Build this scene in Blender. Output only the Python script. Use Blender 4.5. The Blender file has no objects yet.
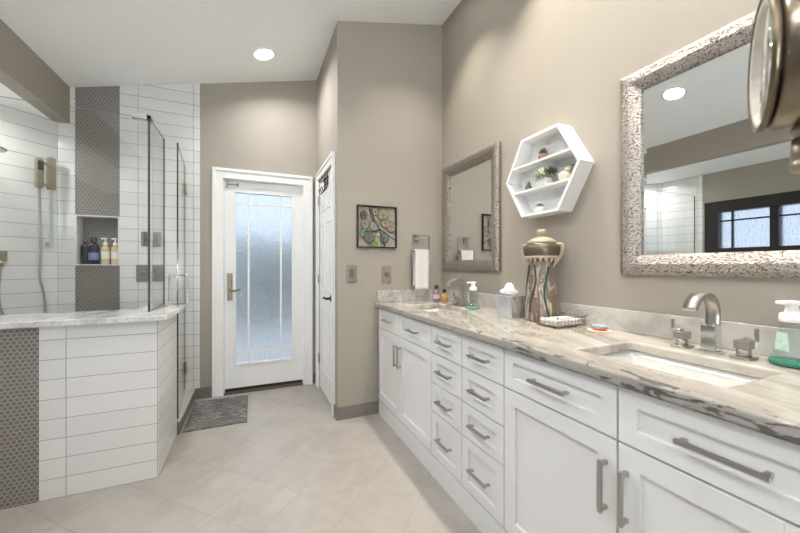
import bpy, bmesh, math, random
from mathutils import Vector, Matrix
random.seed(7)
PI = math.pi
scene = bpy.context.scene
col = scene.collection

# ------------------------------------------------------------------ camera, world, lights, exposure
cam_data = bpy.data.cameras.new('camera')
cam_data.sensor_width = 36.0
cam_data.lens = 15.35
cam_data.clip_start = 0.02
cam = bpy.data.objects.new('camera', cam_data)
col.objects.link(cam)
cam.location = (0, 0, 1.2)
cam.rotation_euler = (PI / 2, 0, -math.atan2(.398, .9173))
scene.camera = cam
cam_data.dof.use_dof = True
cam_data.dof.focus_distance = 3.0
cam_data.dof.aperture_fstop = 3.8

world = bpy.data.worlds.new('sky')
scene.world = world
world.use_nodes = True
bgn = world.node_tree.nodes['Background']
bgn.inputs[0].default_value = (0.74, 0.84, 1.0, 1)
bgn.inputs[1].default_value = .85

scene.view_settings.view_transform = 'Standard'
scene.view_settings.look = 'None'
scene.view_settings.gamma = 1.0
scene.view_settings.exposure = 0.62

LAMP_ENERGY = 6.5
VANITY_ENERGY = 6.3
SLOPE = .245
def ceil_z(x): return 3.12 + SLOPE * (x - .613)
ROOM_LAMPS = [(.093, 3.10), (-.556, 1.92), (.35, .9), (-.75, .3), (.3, -.75), (-.8, -.9)]
VANITY_LAMPS = [(1.20, .62), (1.20, 1.40), (1.20, 2.12)]

# added fill light behind an unseen rear window, tilted up to brighten the ceiling
wl2 = bpy.data.lights.new('rear_fill', 'AREA')
wl2.shape = 'RECTANGLE'; wl2.size = 2.3; wl2.size_y = .9
wl2.energy = 440; wl2.color = (.95, .975, 1.0)
wo2 = bpy.data.objects.new('rear_fill', wl2); col.objects.link(wo2)
wo2.location = (-.35, -2.15, .95); wo2.rotation_euler = (PI / 2 + .95, 0, 0)
scene.cycles.diffuse_bounces = 8
scene.cycles.max_bounces = 16
scene.cycles.transparent_max_bounces = 16

# ------------------------------------------------------------------ mesh helpers
def bx(bm, x0, x1, y0, y1, z0, z1, bev=0.0, mi=0):
    vs = [bm.verts.new((x, y, z)) for x in (x0, x1) for y in (y0, y1) for z in (z0, z1)]
    fs = [(0, 1, 3, 2), (4, 6, 7, 5), (0, 4, 5, 1), (2, 3, 7, 6), (0, 2, 6, 4), (1, 5, 7, 3)]
    faces = []
    for f in fs:
        fc = bm.faces.new([vs[i] for i in f]); fc.material_index = mi; faces.append(fc)
    if bev > 0:
        es = set()
        for f in faces: es.update(f.edges)
        bmesh.ops.bevel(bm, geom=list(es), offset=bev, segments=2, affect='EDGES', profile=.5)
    return vs

def prism(bm, pts, axis, a0, a1, mi=0):
    """pts: 2-D outline; axis 'x','y','z' is the extrusion axis."""
    def mk(p, a):
        if axis == 'x': return (a, p[0], p[1])
        if axis == 'y': return (p[0], a, p[1])
        return (p[0], p[1], a)
    A = [bm.verts.new(mk(p, a0)) for p in pts]; B = [bm.verts.new(mk(p, a1)) for p in pts]
    n = len(pts)
    fs = [bm.faces.new(A), bm.faces.new(B[::-1])]
    for i in range(n):
        fs.append(bm.faces.new((A[i], B[i], B[(i + 1) % n], A[(i + 1) % n])))
    for f in fs: f.material_index = mi
    return fs

def lathe(bm, prof, n=32, cx=0, cy=0, z0=0, sx=1, sy=1, mi=0, cap=True):
    rings = []
    for r, z in prof:
        r = max(r, 1e-4)
        rings.append([bm.verts.new((cx + sx * r * math.cos(2 * PI * i / n), cy + sy * r * math.sin(2 * PI * i / n), z0 + z)) for i in range(n)])
    for a, b in zip(rings, rings[1:]):
        for i in range(n):
            f = bm.faces.new((a[i], a[(i + 1) % n], b[(i + 1) % n], b[i])); f.smooth = True; f.material_index = mi
    if cap:
        f = bm.faces.new(rings[0][::-1]); f.material_index = mi
        f = bm.faces.new(rings[-1]); f.material_index = mi

def tube(bm, pts, r, n=10, cap=True, mi=0, sx=1.0, square=False):
    pts = [Vector(p) for p in pts]
    rings = []
    ref = Vector((0, 0, 1))
    prev = None
    for i, p in enumerate(pts):
        if i == 0: t = pts[1] - pts[0]
        elif i == len(pts) - 1: t = pts[-1] - pts[-2]
        else: t = (pts[i + 1] - p).normalized() + (p - pts[i - 1]).normalized()
        t.normalize()
        if prev is None:
            u = t.orthogonal().normalized() if abs(t.z) > .95 else t.cross(ref).normalized()
            if abs(t.z) > .95: u = Vector((1, 0, 0)); u = (u - t * u.dot(t)).normalized()
        else:
            u = (prev - t * prev.dot(t)).normalized()
        prev = u
        w = t.cross(u)
        rr = r[i] if isinstance(r, (list, tuple)) else r
        ring = []
        for k in range(n):
            a = 2 * PI * k / n + (PI / 4 if square else 0)
            q = 1.414 if square else 1
            ring.append(bm.verts.new(p + u * (math.cos(a) * rr * q * sx) + w * (math.sin(a) * rr * q)))
        rings.append(ring)
    for a, b in zip(rings, rings[1:]):
        for k in range(n):
            f = bm.faces.new((a[k], a[(k + 1) % n], b[(k + 1) % n], b[k])); f.smooth = not square; f.material_index = mi
    if cap:
        bm.faces.new(rings[0][::-1]).material_index = mi; bm.faces.new(rings[-1]).material_index = mi

def smooth_path(pts, k=6):
    pts = [Vector(p) for p in pts]
    out = []
    P = [2 * pts[0] - pts[1]] + pts + [2 * pts[-1] - pts[-2]]
    for i in range(1, len(P) - 2):
        for j in range(k):
            t = j / k
            a, b, c, d = P[i - 1], P[i], P[i + 1], P[i + 2]
            out.append(.5 * ((2 * b) + (c - a) * t + (2 * a - 5 * b + 4 * c - d) * t * t + (3 * b - a - 3 * c + d) * t ** 3))
    out.append(pts[-1])
    return out

def ball(bm, c, r, sub=2, sc=(1, 1, 1), mi=0):
    m = Matrix.Translation(c) @ Matrix.Diagonal((*sc, 1))
    res = bmesh.ops.create_icosphere(bm, subdivisions=sub, radius=r, matrix=m)
    for v in res['verts']:
        for f in v.link_faces: f.smooth = True; f.material_index = mi

def xf(bm, mat):
    bmesh.ops.transform(bm, matrix=mat, verts=bm.verts)
    return bm

def link_mesh(name, bm, mats, parent=None, loc=None, rot=None, fix=True):
    if fix: bmesh.ops.recalc_face_normals(bm, faces=bm.faces)
    me = bpy.data.meshes.new(name)
    bm.to_mesh(me); bm.free()
    for m in (mats if isinstance(mats, (list, tuple)) else [mats]): me.materials.append(m)
    o = bpy.data.objects.new(name, me)
    col.objects.link(o)
    if parent: o.parent = parent
    if loc: o.location = loc
    if rot: o.rotation_euler = rot
    return o
part = link_mesh

def thing(name, label, cat, loc=(0, 0, 0), rot=(0, 0, 0), group=None):
    o = bpy.data.objects.new(name, None); col.objects.link(o)
    o.empty_display_size = .05
    o.location = loc; o.rotation_euler = rot
    return tag(o, label, cat, group)

def tag(o, label, cat, group=None):
    o['label'] = label; o['category'] = cat
    if group: o['group'] = group
    return o

def struct(name, bm, mats, label, cat=None):
    o = link_mesh(name, bm, mats)
    o['kind'] = 'structure'; o['label'] = label; o['category'] = cat or name.split('_')[0]
    return o

def NB(): return bmesh.new()

# ------------------------------------------------------------------ materials
class NT:
    def __init__(s, name):
        s.m = bpy.data.materials.new(name); s.m.use_nodes = True
        s.t = s.m.node_tree; s.n = s.t.nodes; s.l = s.t.links
        s.b = s.n['Principled BSDF']
    def node(s, typ, **kw):
        nd = s.n.new(typ)
        for k, v in kw.items(): setattr(nd, k, v)
        return nd
    def put(s, sock, v):
        if isinstance(v, bpy.types.NodeSocket): s.l.new(v, sock)
        elif v is not None: sock.default_value = v
    def math(s, op, a, b=None, c=None):
        nd = s.node('ShaderNodeMath', operation=op)
        s.put(nd.inputs[0], a); s.put(nd.inputs[1], b)
        if c is not None: s.put(nd.inputs[2], c)
        return nd.outputs[0]
    def coords(s):
        return s.node('ShaderNodeTexCoord').outputs['Object']
    def dot(s, v, vec):
        nd = s.node('ShaderNodeVectorMath', operation='DOT_PRODUCT')
        s.put(nd.inputs[0], v); nd.inputs[1].default_value = vec
        return nd.outputs['Value']
    def vscale(s, v, sc):
        nd = s.node('ShaderNodeVectorMath', operation='MULTIPLY')
        s.put(nd.inputs[0], v); nd.inputs[1].default_value = sc
        return nd.outputs[0]
    def rotate(s, v, e):
        nd = s.node('ShaderNodeMapping'); s.put(nd.inputs[0], v); nd.inputs['Rotation'].default_value = e
        return nd.outputs[0]
    def noise(s, v, scale, detail=3, rough=.5, dist=0):
        nd = s.node('ShaderNodeTexNoise'); s.put(nd.inputs['Vector'], v)
        nd.inputs['Scale'].default_value = scale; nd.inputs['Detail'].default_value = detail
        nd.inputs['Roughness'].default_value = rough; nd.inputs['Distortion'].default_value = dist
        return nd.outputs['Fac']
    def voronoi(s, v, scale, feature='F1'):
        nd = s.node('ShaderNodeTexVoronoi', feature=feature); s.put(nd.inputs['Vector'], v)
        nd.inputs['Scale'].default_value = scale
        return nd.outputs
    def ramp(s, f, stops, interp='LINEAR'):
        nd = s.node('ShaderNodeValToRGB'); s.put(nd.inputs[0], f)
        cr = nd.color_ramp; cr.interpolation = interp
        while len(cr.elements) < len(stops): cr.elements.new(.5)
        for e, (p, c) in zip(cr.elements, stops): e.position = p; e.color = (*c, 1) if len(c) == 3 else c
        return nd.outputs[0]
    def mix(s, f, a, b):
        nd = s.node('ShaderNodeMix', data_type='RGBA')
        s.put(nd.inputs[0], f)
        s.put(nd.inputs[6], (*a, 1) if isinstance(a, tuple) else a)
        s.put(nd.inputs[7], (*b, 1) if isinstance(b, tuple) else b)
        return nd.outputs[2]
    def bump(s, h, strength=.2, dist=.002):
        nd = s.node('ShaderNodeBump'); s.put(nd.inputs['Height'], h)
        nd.inputs['Strength'].default_value = strength; nd.inputs['Distance'].default_value = dist
        s.l.new(nd.outputs[0], s.b.inputs['Normal'])
    def color(s, c): s.put(s.b.inputs['Base Color'], (*c, 1) if isinstance(c, tuple) else c)
    def set(s, rough=None, metal=None, **kw):
        if rough is not None: s.put(s.b.inputs['Roughness'], rough)
        if metal is not None: s.b.inputs['Metallic'].default_value = metal
        for k, v in kw.items(): s.b.inputs[k.replace('_', ' ')].default_value = v

def plain(name, c, rough=.5, metal=0.0, var=.06, scale=8.0, bump=0.0, bscale=60, **kw):
    s = NT(name); co = s.coords()
    f = s.noise(co, scale, 3)
    a = tuple(max(0, x * (1 - var)) for x in c); b = tuple(min(1, x * (1 + var)) for x in c)
    s.color(s.mix(f, a, b)); s.set(rough, metal, **kw)
    if bump: s.bump(s.noise(co, bscale, 4), bump, .003)
    return s.m

WHITE_TILE = (.74, .735, .715)
def tile_mat(name, axis, w, h, ou, ov, c=WHITE_TILE, grout=(.25, .245, .235), g=.0034, rough=.14, axis2=(0, 0, 1), var=.03, bstr=.5):
    s = NT(name); co = s.coords()
    u = s.math('DIVIDE', s.math('SUBTRACT', s.dot(co, axis), ou), w)
    v = s.math('DIVIDE', s.math('SUBTRACT', s.dot(co, axis2), ov), h)
    def edge(q, size):
        f = s.math('FRACT', q)
        return s.math('MULTIPLY', s.math('MINIMUM', f, s.math('SUBTRACT', 1.0, f)), size)
    d = s.math('MINIMUM', edge(u, w), edge(v, h))
    m = s.math('LESS_THAN', d, g / 2)
    cell = s.node('ShaderNodeCombineXYZ')
    s.put(cell.inputs[0], s.math('FLOOR', u)); s.put(cell.inputs[1], s.math('FLOOR', v))
    wn = s.node('ShaderNodeTexWhiteNoise'); s.put(wn.inputs['Vector'], cell.outputs[0])
    tint = s.mix(wn.outputs['Value'], tuple(x * (1 - var) for x in c), tuple(min(1, x * (1 + var)) for x in c))
    s.color(s.mix(m, tint, grout))
    s.put(s.b.inputs['Roughness'], s.math('ADD', s.math('MULTIPLY', m, .5), rough))
    hgt = s.math('MINIMUM', s.math('DIVIDE', d, g * 1.3), 1.0)
    s.bump(hgt, bstr, .002)
    return s, co, tint, m

def hex_mat(name, axis, P=.026, tile=(.155, .14, .125), grout=(.42, .40, .37), gw=.085):
    s = NT(name); co = s.coords()
    R3 = 1.7320508
    px = s.math('ADD', s.math('DIVIDE', s.dot(co, axis), P), 500.0)
    py = s.math('ADD', s.math('DIVIDE', s.dot(co, (0, 0, 1)), P), 519.615)
    def cellq(qx, qy):
        ax = s.math('SUBTRACT', s.math('MODULO', qx, 1.0), .5)
        ay = s.math('SUBTRACT', s.math('MODULO', qy, R3), R3 / 2)
        d2 = s.math('ADD', s.math('MULTIPLY', ax, ax), s.math('MULTIPLY', ay, ay))
        x = s.math('ABSOLUTE', ax); y = s.math('ABSOLUTE', ay)
        hd = s.math('MAXIMUM', x, s.math('ADD', s.math('MULTIPLY', x, .5), s.math('MULTIPLY', y, R3 / 2)))
        return d2, hd
    d1, h1 = cellq(px, py)
    d2, h2 = cellq(s.math('ADD', px, .5), s.math('ADD', py, R3 / 2))
    sel = s.math('LESS_THAN', d1, d2)
    hd = s.math('ADD', s.math('MULTIPLY', h1, sel), s.math('MULTIPLY', h2, s.math('SUBTRACT', 1.0, sel)))
    m = s.math('GREATER_THAN', hd, .5 - gw)
    n = s.noise(co, 45, 2)
    t = s.mix(n, tuple(x * .8 for x in tile), tuple(x * 1.25 for x in tile))
    s.color(s.mix(m, t, grout))
    s.put(s.b.inputs['Roughness'], s.math('ADD', s.math('MULTIPLY', m, .3), .35))
    s.bump(s.math('SUBTRACT', 1.0, m), .5, .0015)
    return s.m

WALL = plain('wall_paint', (.345, .311, .262), .75, var=.015, scale=2, bump=.05, bscale=180)
CEIL = plain('ceiling_paint', (.90, .90, .885), .85, var=.01, scale=2)
PAINT = plain('white_cabinet_paint', (.73, .73, .725), .32, var=.012, scale=3)
DOORW = plain('white_door_paint', (.80, .795, .775), .35, var=.012, scale=3)
TRIMW = plain('white_trim_paint', (.80, .795, .775), .4, var=.012, scale=3)
DARKGAP = plain('dark_gap', (.02, .02, .02), .8)
CARCASS_SHADE = plain('gap_shade_cabinet_box', (.025, .025, .025), .8)  # carcass coloured near black to paint shade into the gaps between fronts
X_, Y_ = (1, 0, 0), (0, 1, 0)
TILE_BACK = tile_mat('tile_back_wall', X_, .407, .1035, -.892, .07)[0].m
TILE_KNEE_F = tile_mat('tile_knee_front', X_, .397, .1025, -.890, .002, g=.0028)[0].m
TILE_KNEE_S = tile_mat('tile_knee_side', Y_, .6, .1025, 2.29, .002, g=.0028)[0].m
TILE_LEFT = tile_mat('tile_left_wall', Y_, .407, .1035, 2.88, .07)[0].m
TILE_DIAG = tile_mat('tile_diagonal_wall', (.7071, .7071, 0), .46, .1035, (-1.416 + 3.57) * .7071 - .46 * 2, .07)[0].m
MOS_BACK = hex_mat('mosaic_back', X_, P=.024, tile=(.17, .155, .14), grout=(.36, .34, .31), gw=.075)
MOS_KNEE = hex_mat('mosaic_knee', X_, P=.022, tile=(.165, .148, .13), grout=(.36, .335, .30), gw=.10)

def floor_mat():
    s, co, tint, m = tile_mat('floor_tile', (.7071, .7071, 0), .302, .302, 1.495, .856, c=(.345, .318, .285), grout=(.44, .405, .36),
                              g=.003, rough=.32, axis2=(-.7071, .7071, 0), var=.03, bstr=.25)
    n1 = s.noise(co, 3.2, 5, .62, .8); n2 = s.noise(co, 14, 4, .6, .4)
    f = s.math('ADD', s.math('MULTIPLY', n1, .7), s.math('MULTIPLY', n2, .3))
    mott = s.ramp(f, [(.32, (.82, .81, .80)), (.5, (.96, .96, .96)), (.68, (1.07, 1.08, 1.09))])
    mul = s.node('ShaderNodeMix', data_type='RGBA', blend_type='MULTIPLY'); mul.inputs[0].default_value = 1
    s.put(mul.inputs[6], tint); s.put(mul.inputs[7], mott)
    s.color(s.mix(m, mul.outputs[2], (.285, .262, .232)))
    return s.m
FLOOR = floor_mat()
BASE = plain('taupe_base_tile', (.19, .17, .155), .4, var=.18, scale=14)
SILL = plain('curb_top_tile', (.42, .39, .35), .3, var=.12, scale=10)

def marble(name, light=(.66, .63, .57), mid=(.42, .39, .35), dark=(.06, .055, .055), vein=.5, edge=False, cool=False):
    s = NT(name); co = s.coords()
    r = s.rotate(co, (0, 0, .35))
    st = s.vscale(r, (5.5, 1.1, 3.0))
    n = s.noise(st, 1.9, 8, .62, 1.1)
    if cool: light, mid = (.70, .69, .67), (.45, .44, .43)
    base = s.ramp(n, [(.30, mid), (.44, tuple((a + b) / 2 for a, b in zip(light, mid))), (.54, light), (.68, tuple(min(1, x * 1.08) for x in light)), (.80, mid)])
    st2 = s.vscale(r, (7, 1.6, 5.0))
    w = s.noise(st2, 2.4, 9, .68, 1.6)
    line = s.math('ABSOLUTE', s.math('SUBTRACT', w, .5))
    v = s.math('LESS_THAN', line, .011 * vein * 2)
    big = s.noise(co, 1.7, 2)
    vm = s.math('MULTIPLY', v, s.math('GREATER_THAN', big, .47))
    c = s.mix(s.math('MULTIPLY', vm, .55), base, tuple(x * .5 for x in mid))
    if edge:
        # brown-black mineral patches that break out along the front edge of the slab
        sep = s.node('ShaderNodeSeparateXYZ'); s.put(sep.inputs[0], co)
        x, y, z = sep.outputs
        dk = s.noise(s.rotate(s.vscale(co, (9, 5.5, 20)), (.6, .3, 0)), 1.4, 5, .62, 1.2)
        near = s.math('SUBTRACT', 1.0, s.math('MINIMUM', 1.0, s.math('MULTIPLY', s.math('MAXIMUM', s.math('SUBTRACT', x, .932), 0.0), 26.0)))
        m1 = s.math('MULTIPLY', s.math('MULTIPLY', s.math('GREATER_THAN', s.math('SUBTRACT', s.math('ADD', dk, s.math('MULTIPLY', near, .06)), s.math('MULTIPLY', s.math('ABSOLUTE', s.math('SUBTRACT', y, .60)), .18)), .565), s.math('GREATER_THAN', near, .1)), s.math('LESS_THAN', y, 1.3))
        wide = s.math('SUBTRACT', 1.0, s.math('MINIMUM', 1.0, s.math('MULTIPLY', s.math('MAXIMUM', s.math('SUBTRACT', x, .93), 0.0), 9.0)))
        c = s.mix(s.math('MULTIPLY', wide, .55), c, (.20, .185, .17))
        c = s.mix(s.math('MULTIPLY', m1, .85), c, dark)
    s.color(c)
    s.set(.09); s.put(s.b.inputs['Coat Weight'], .3)
    return s.m
COUNTER = marble('stone_counter', light=(.50, .465, .41), mid=(.29, .265, .235), vein=.9, edge=True)
SPLASH = marble('stone_backsplash', light=(.52, .50, .46), mid=(.36, .34, .31))
CAP = marble('stone_wall_cap', cool=True)

NICKEL = plain('brushed_nickel', (.46, .44, .41), .30, 1.0, var=.08, scale=30)
DNICKEL = plain('satin_nickel_pull', (.47, .455, .44), .30, 1.0, var=.08, scale=30)
CHROME = plain('polished_chrome', (.78, .80, .82), .10, 1.0, var=.02)
RINGM = plain('dark_satin_metal', (.32, .30, .27), .38, 1.0, var=.1, scale=30)
BRONZE = plain('antique_bronze', (.17, .135, .09), .38, .9, var=.2, scale=25)
BRASSN = plain('aged_brass_nickel', (.40, .355, .27), .30, 1.0, var=.12, scale=20)
BLACKM = plain('black_metal', (.03, .027, .025), .45, .6)
CERAM = plain('white_ceramic', (.66, .655, .63), .08, var=.01)
PLATE = plain('taupe_switch_plate', (.27, .245, .21), .45, .3)
PLATE2 = plain('dark_switch_rocker', (.17, .155, .135), .45, .3)
TOWEL = plain('white_terry', (.70, .69, .665), .95, var=.04, scale=90, bump=.6, bscale=350)
TISSUE = plain('white_tissue', (.74, .73, .70), .9, var=.02)
FRAMEB = plain('black_window_frame', (.018, .015, .013), .45)

def mirror_mat():
    s = NT('mirror_silver'); s.color((.86, .88, .875)); s.set(.005, 1.0)
    return s.m
MIRROR = mirror_mat()

def mirror_frame_mat():
    s = NT('hammered_silver_frame'); co = s.coords()
    v = s.voronoi(s.vscale(co, (1, 1.0, 1.2)), 125)
    n = s.noise(co, 200, 3)
    f = s.math('ADD', s.math('MULTIPLY', v['Distance'], .75), s.math('MULTIPLY', n, .35))
    s.color(s.ramp(f, [(.15, (.09, .075, .065)), (.36, (.26, .23, .205)), (.56, (.52, .48, .44)), (.66, (.24, .21, .19)), (.9, (.10, .085, .07))]))
    s.set(.30, .85)
    s.bump(f, 1.0, .004)
    return s.m
MFRAME = mirror_frame_mat()

def clear_glass(name, tint=(.975, .988, .982), fac=1.0):
    s = NT(name)
    out = s.n['Material Output']
    tr = s.node('ShaderNodeBsdfTransparent'); tr.inputs[0].default_value = (*tint, 1)
    gl = s.node('ShaderNodeBsdfGlossy'); gl.inputs['Roughness'].default_value = .0; gl.inputs[0].default_value = (1, 1, 1, 1)
    lw = s.node('ShaderNodeLayerWeight'); lw.inputs[0].default_value = .5
    fr = s.math('MULTIPLY_ADD', s.math('POWER', lw.outputs['Facing'], 5.0), .5, .035)
    mx = s.node('ShaderNodeMixShader')
    s.l.new(s.math('MULTIPLY', fr, fac), mx.inputs[0])
    s.l.new(tr.outputs[0], mx.inputs[1]); s.l.new(gl.outputs[0], mx.inputs[2])
    s.l.new(mx.outputs[0], out.inputs['Surface'])
    return s.m
GLASS = clear_glass('shower_glass')
SMALLGLASS = clear_glass('clear_vessel', (.88, .93, .93))
GEDGE = plain('green_glass_edge', (.03, .05, .042), .15)
GTOP = plain('pale_glass_edge', (.34, .40, .37), .15)

def rain_glass():
    s = NT('rain_glass'); co = s.coords()
    s.color((.90, .93, .97)); s.set(.10)
    s.b.inputs['Transmission Weight'].default_value = 1.0
    s.b.inputs['IOR'].default_value = 1.42
    n = s.noise(s.vscale(co, (85, 85, 22)), 1.0, 3, .6, .8)
    s.bump(n, 1.0, .010)
    out = s.n['Material Output']
    tr = s.node('ShaderNodeBsdfTransparent'); tr.inputs[0].default_value = (.88, .92, .96, 1)
    mx = s.node('ShaderNodeMixShader'); mx.inputs[0].default_value = .35
    s.l.new(s.b.outputs[0], mx.inputs[1]); s.l.new(tr.outputs[0], mx.inputs[2]); s.l.new(mx.outputs[0], out.inputs['Surface'])
    return s.m
RAIN = rain_glass()

def emit(name, c, st):
    s = NT(name); s.b.inputs['Emission Color'].default_value = (*c, 1); s.b.inputs['Emission Strength'].default_value = st
    s.color(c); return s.m
LENS = emit('lamp_lens', (1, .96, .90), 7.0)

# ------------------------------------------------------------------ the room shell
XL, XR, YB, YD = -2.10, 1.554, -1.70, 3.57
XC, YP = .613, 2.64

b = NB(); bx(b, XL - .15, XR + .15, YB - .15, YD + .15, -.1, 0)
struct('floor', b, FLOOR, 'beige square stone tiles laid on the diagonal')

b = NB()
prism(b, [(-1.342, ceil_z(-1.342)), (XR + .15, ceil_z(XR + .15)), (XR + .15, ceil_z(XR + .15) + .12), (-1.342, ceil_z(-1.342) + .12)], 'y', YB - .15, YD + .15)
struct('ceiling', b, CEIL, 'off-white sloped ceiling rising toward the vanity wall')

b = NB(); bx(b, XL - .15, -1.442, YB - .15, YD + .15, 2.35, 2.45)
struct('ceiling_alcove', b, CEIL, 'low flat white ceiling over shower and window alcove', 'ceiling')

b = NB(); bx(b, -1.442, -1.342, YB - .15, YD + .15, 2.35, 2.78)
o = struct('wall_header', b, WALL, 'beige dropped header above the shower', 'wall')

def slope_wall(bm, x0, x1, z0, y0, y1):
    prism(bm, [(x0, z0), (x1, z0), (x1, ceil_z(x1) + .015), (x0, ceil_z(x0) + .015)], 'y', y0, y1)

# door wall (far end): pieces round the door opening
b = NB()
slope_wall(b, -.434, -.243, 0, YD, YD + .14)
slope_wall(b, -.243, .483, 2.03, YD, YD + .14)
slope_wall(b, .483, XC + .1, 0, YD, YD + .14)
struct('wall_far', b, WALL, 'beige far wall around the glazed door', 'wall')

# tiled back wall of the shower with the mosaic column and niche
b = NB()
slope_wall(b, -1.342, -1.311, 0, YD, YD + .14)
bx(b, -1.60, -1.342, YD, YD + .14, 0, 2.35)
slope_wall(b, -1.019, -.434, 0, YD - .006, YD + .14)
struct('wall_shower_back', b, TILE_BACK, 'white stacked tile wall behind the shower glass', 'wall')
b = NB()
bx(b, -1.311, -1.019, YD + .004, YD + .14, 0, 1.208)
slope_wall(b, -1.311, -1.019, 1.62, YD + .004, YD + .14)
bx(b, -1.311, -1.019, YD + .11, YD + .14, 1.208, 1.62)
struct('wall_shower_mosaic', b, MOS_BACK, 'grey brown mosaic column with niche in the shower', 'wall')
b = NB()
NY0, NY1 = YD - .006, YD + .108
bx(b, -1.3105, -1.299, NY0, NY1, 1.2085, 1.6195)
bx(b, -1.031, -1.0195, NY0, NY1, 1.2085, 1.6195)
bx(b, -1.299, -1.031, NY0, NY1, 1.2085, 1.2185)
bx(b, -1.299, -1.031, NY0, NY1, 1.6095, 1.6195)
struct('trim_niche', b, plain('niche_trim', (.72, .715, .70), .2), 'white tile lining of the shower niche', 'trim')

# diagonal and left shower walls
s2 = .684
b = NB()
prism(b, [(-1.416, 3.57), (-1.416 - s2, 3.57 - s2), (-1.416 - s2 - .1, 3.57 - s2 + .0), (-1.416 - .1, 3.57 + .1), (-1.416, 3.57 + .1)], 'z', 0, 2.35)
struct('wall_shower_diagonal', b, TILE_DIAG, 'white tile wall set diagonally behind the hand shower', 'wall')
b = NB(); bx(b, XL - .15, XL, 2.42, 2.89, 0, 2.35)
struct('wall_shower_left', b, TILE_LEFT, 'white tiled left wall of the shower', 'wall')

# left wall with window opening
WY0, WY1, WZ0, WZ1 = .98, 2.40, 1.02, 1.99
b = NB()
bx(b, XL - .15, XL, WY1, 2.42, 0, 2.35)
bx(b, XL - .15, XL, YB, WY0, 0, 2.35)
bx(b, XL - .15, XL, WY0, WY1, 0, WZ0)
bx(b, XL - .15, XL, WY0, WY1, WZ1, 2.35)
struct('wall_left', b, WALL, 'beige left wall around the dark window', 'wall')

b = NB()
prism(b, [(YB - .15, 0), (YD + .15, 0), (YD + .15, ceil_z(XR) + .03), (YB - .15, ceil_z(XR) + .03)], 'x', XR, XR + .12)
struct('wall_right', b, WALL, 'beige wall above the long vanity', 'wall')
b = NB()
slope_wall(b, XC, XR, 0, YP, YP + .1)
struct('wall_picture', b, WALL, 'beige end wall with the lily pad art', 'wall')
b = NB()
CZ = ceil_z(XC) + .015
CY0, CY1, CDZ = 2.795, 3.425, 2.05
bx(b, XC, XC + .1, YP + .1, CY0, 0, CZ)
bx(b, XC, XC + .1, CY1, YD, 0, CZ)
bx(b, XC, XC + .1, CY0, CY1, CDZ, CZ)
struct('wall_closet', b, WALL, 'narrow beige wall around the panelled closet door', 'wall')
b = NB()
RW = (-1.25, .55, .95, 2.15)
prism(b, [(XL - .15, RW[3]), (XR + .12, RW[3]), (XR + .12, ceil_z(XR)), (-1.342, ceil_z(-1.342)), (-1.342, 2.35), (XL - .15, 2.35)], 'y', YB - .12, YB)
bx(b, XL - .15, RW[0], YB - .12, YB, 0, RW[3]); bx(b, RW[1], XR + .12, YB - .12, YB, 0, RW[3]); bx(b, RW[0], RW[1], YB - .12, YB, 0, RW[2])
struct('wall_rear', b, WALL, 'beige wall behind the viewer', 'wall')

# knee wall of the shower
KX, KY = -.490, 2.325
b = NB(); bx(b, -.995, KX, KY, 2.66, 0, .893)
struct('wall_knee_front', b, TILE_KNEE_F, 'white tiled half wall of the shower', 'wall')
b = NB(); bx(b, XL, -.995, KY + .001, 2.66, 0, .893)
struct('wall_knee_mosaic', b, MOS_KNEE, 'mosaic panel of the shower half wall', 'wall')
b = NB(); bx(b, -.68, KX, 2.66, 2.86, 0, .893); bx(b, KX - .004, KX + .002, KY + .003, 2.66, 0, .893)
struct('wall_knee_side', b, TILE_KNEE_S, 'white tiled side of the shower half wall', 'wall')
b = NB()
prism(b, [(XL, 2.300), (-.444, 2.300), (-.444, 2.885), (-.696, 2.885), (-.696, 2.69), (XL, 2.69)], 'z', .893, .925)
o = struct('trim_wall_cap', b, CAP, 'white veined stone cap on the shower half wall', 'trim')
bv = o.modifiers.new('bevel', 'BEVEL'); bv.width = .004; bv.segments = 2
b = NB(); bx(b, -.640, -.475, 2.862, 3.565, 0, .085)
struct('trim_shower_curb', b, BASE, 'taupe tiled curb below the shower door', 'trim')
b = NB(); bx(b, -.645, -.470, 2.862, 3.565, .085, .098)
struct('trim_curb_sill', b, SILL, 'pale stone sill on the shower curb', 'trim')

# baseboards
def baseboard(name, x0, x1, y0, y1, label):
    b = NB(); bx(b, x0, x1, y0, y1, 0, .098); return struct(name, b, BASE, label, 'baseboard')
baseboard('baseboard_far', -.470, -.335, YD - .012, YD, 'taupe baseboard left of the glazed door')
baseboard('baseboard_corner', .566, XC, YD - .012, YD, 'taupe baseboard right of the glazed door')
baseboard('baseboard_closet_far', XC - .012, XC, 3.50, YD - .012, 'taupe baseboard beyond the closet door')
baseboard('baseboard_closet_near', XC - .012, XC, YP - .012, 2.715, 'taupe baseboard at the closet wall corner')
baseboard('baseboard_picture', XC, .946, YP - .012, YP, 'taupe baseboard below the lily pad art')
baseboard('baseboard_left', XL, XL + .012, YB, KY, 'taupe baseboard under the left window')
baseboard('baseboard_rear', XL + .012, XR, YB, YB + .012, 'taupe baseboard behind the viewer')

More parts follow.
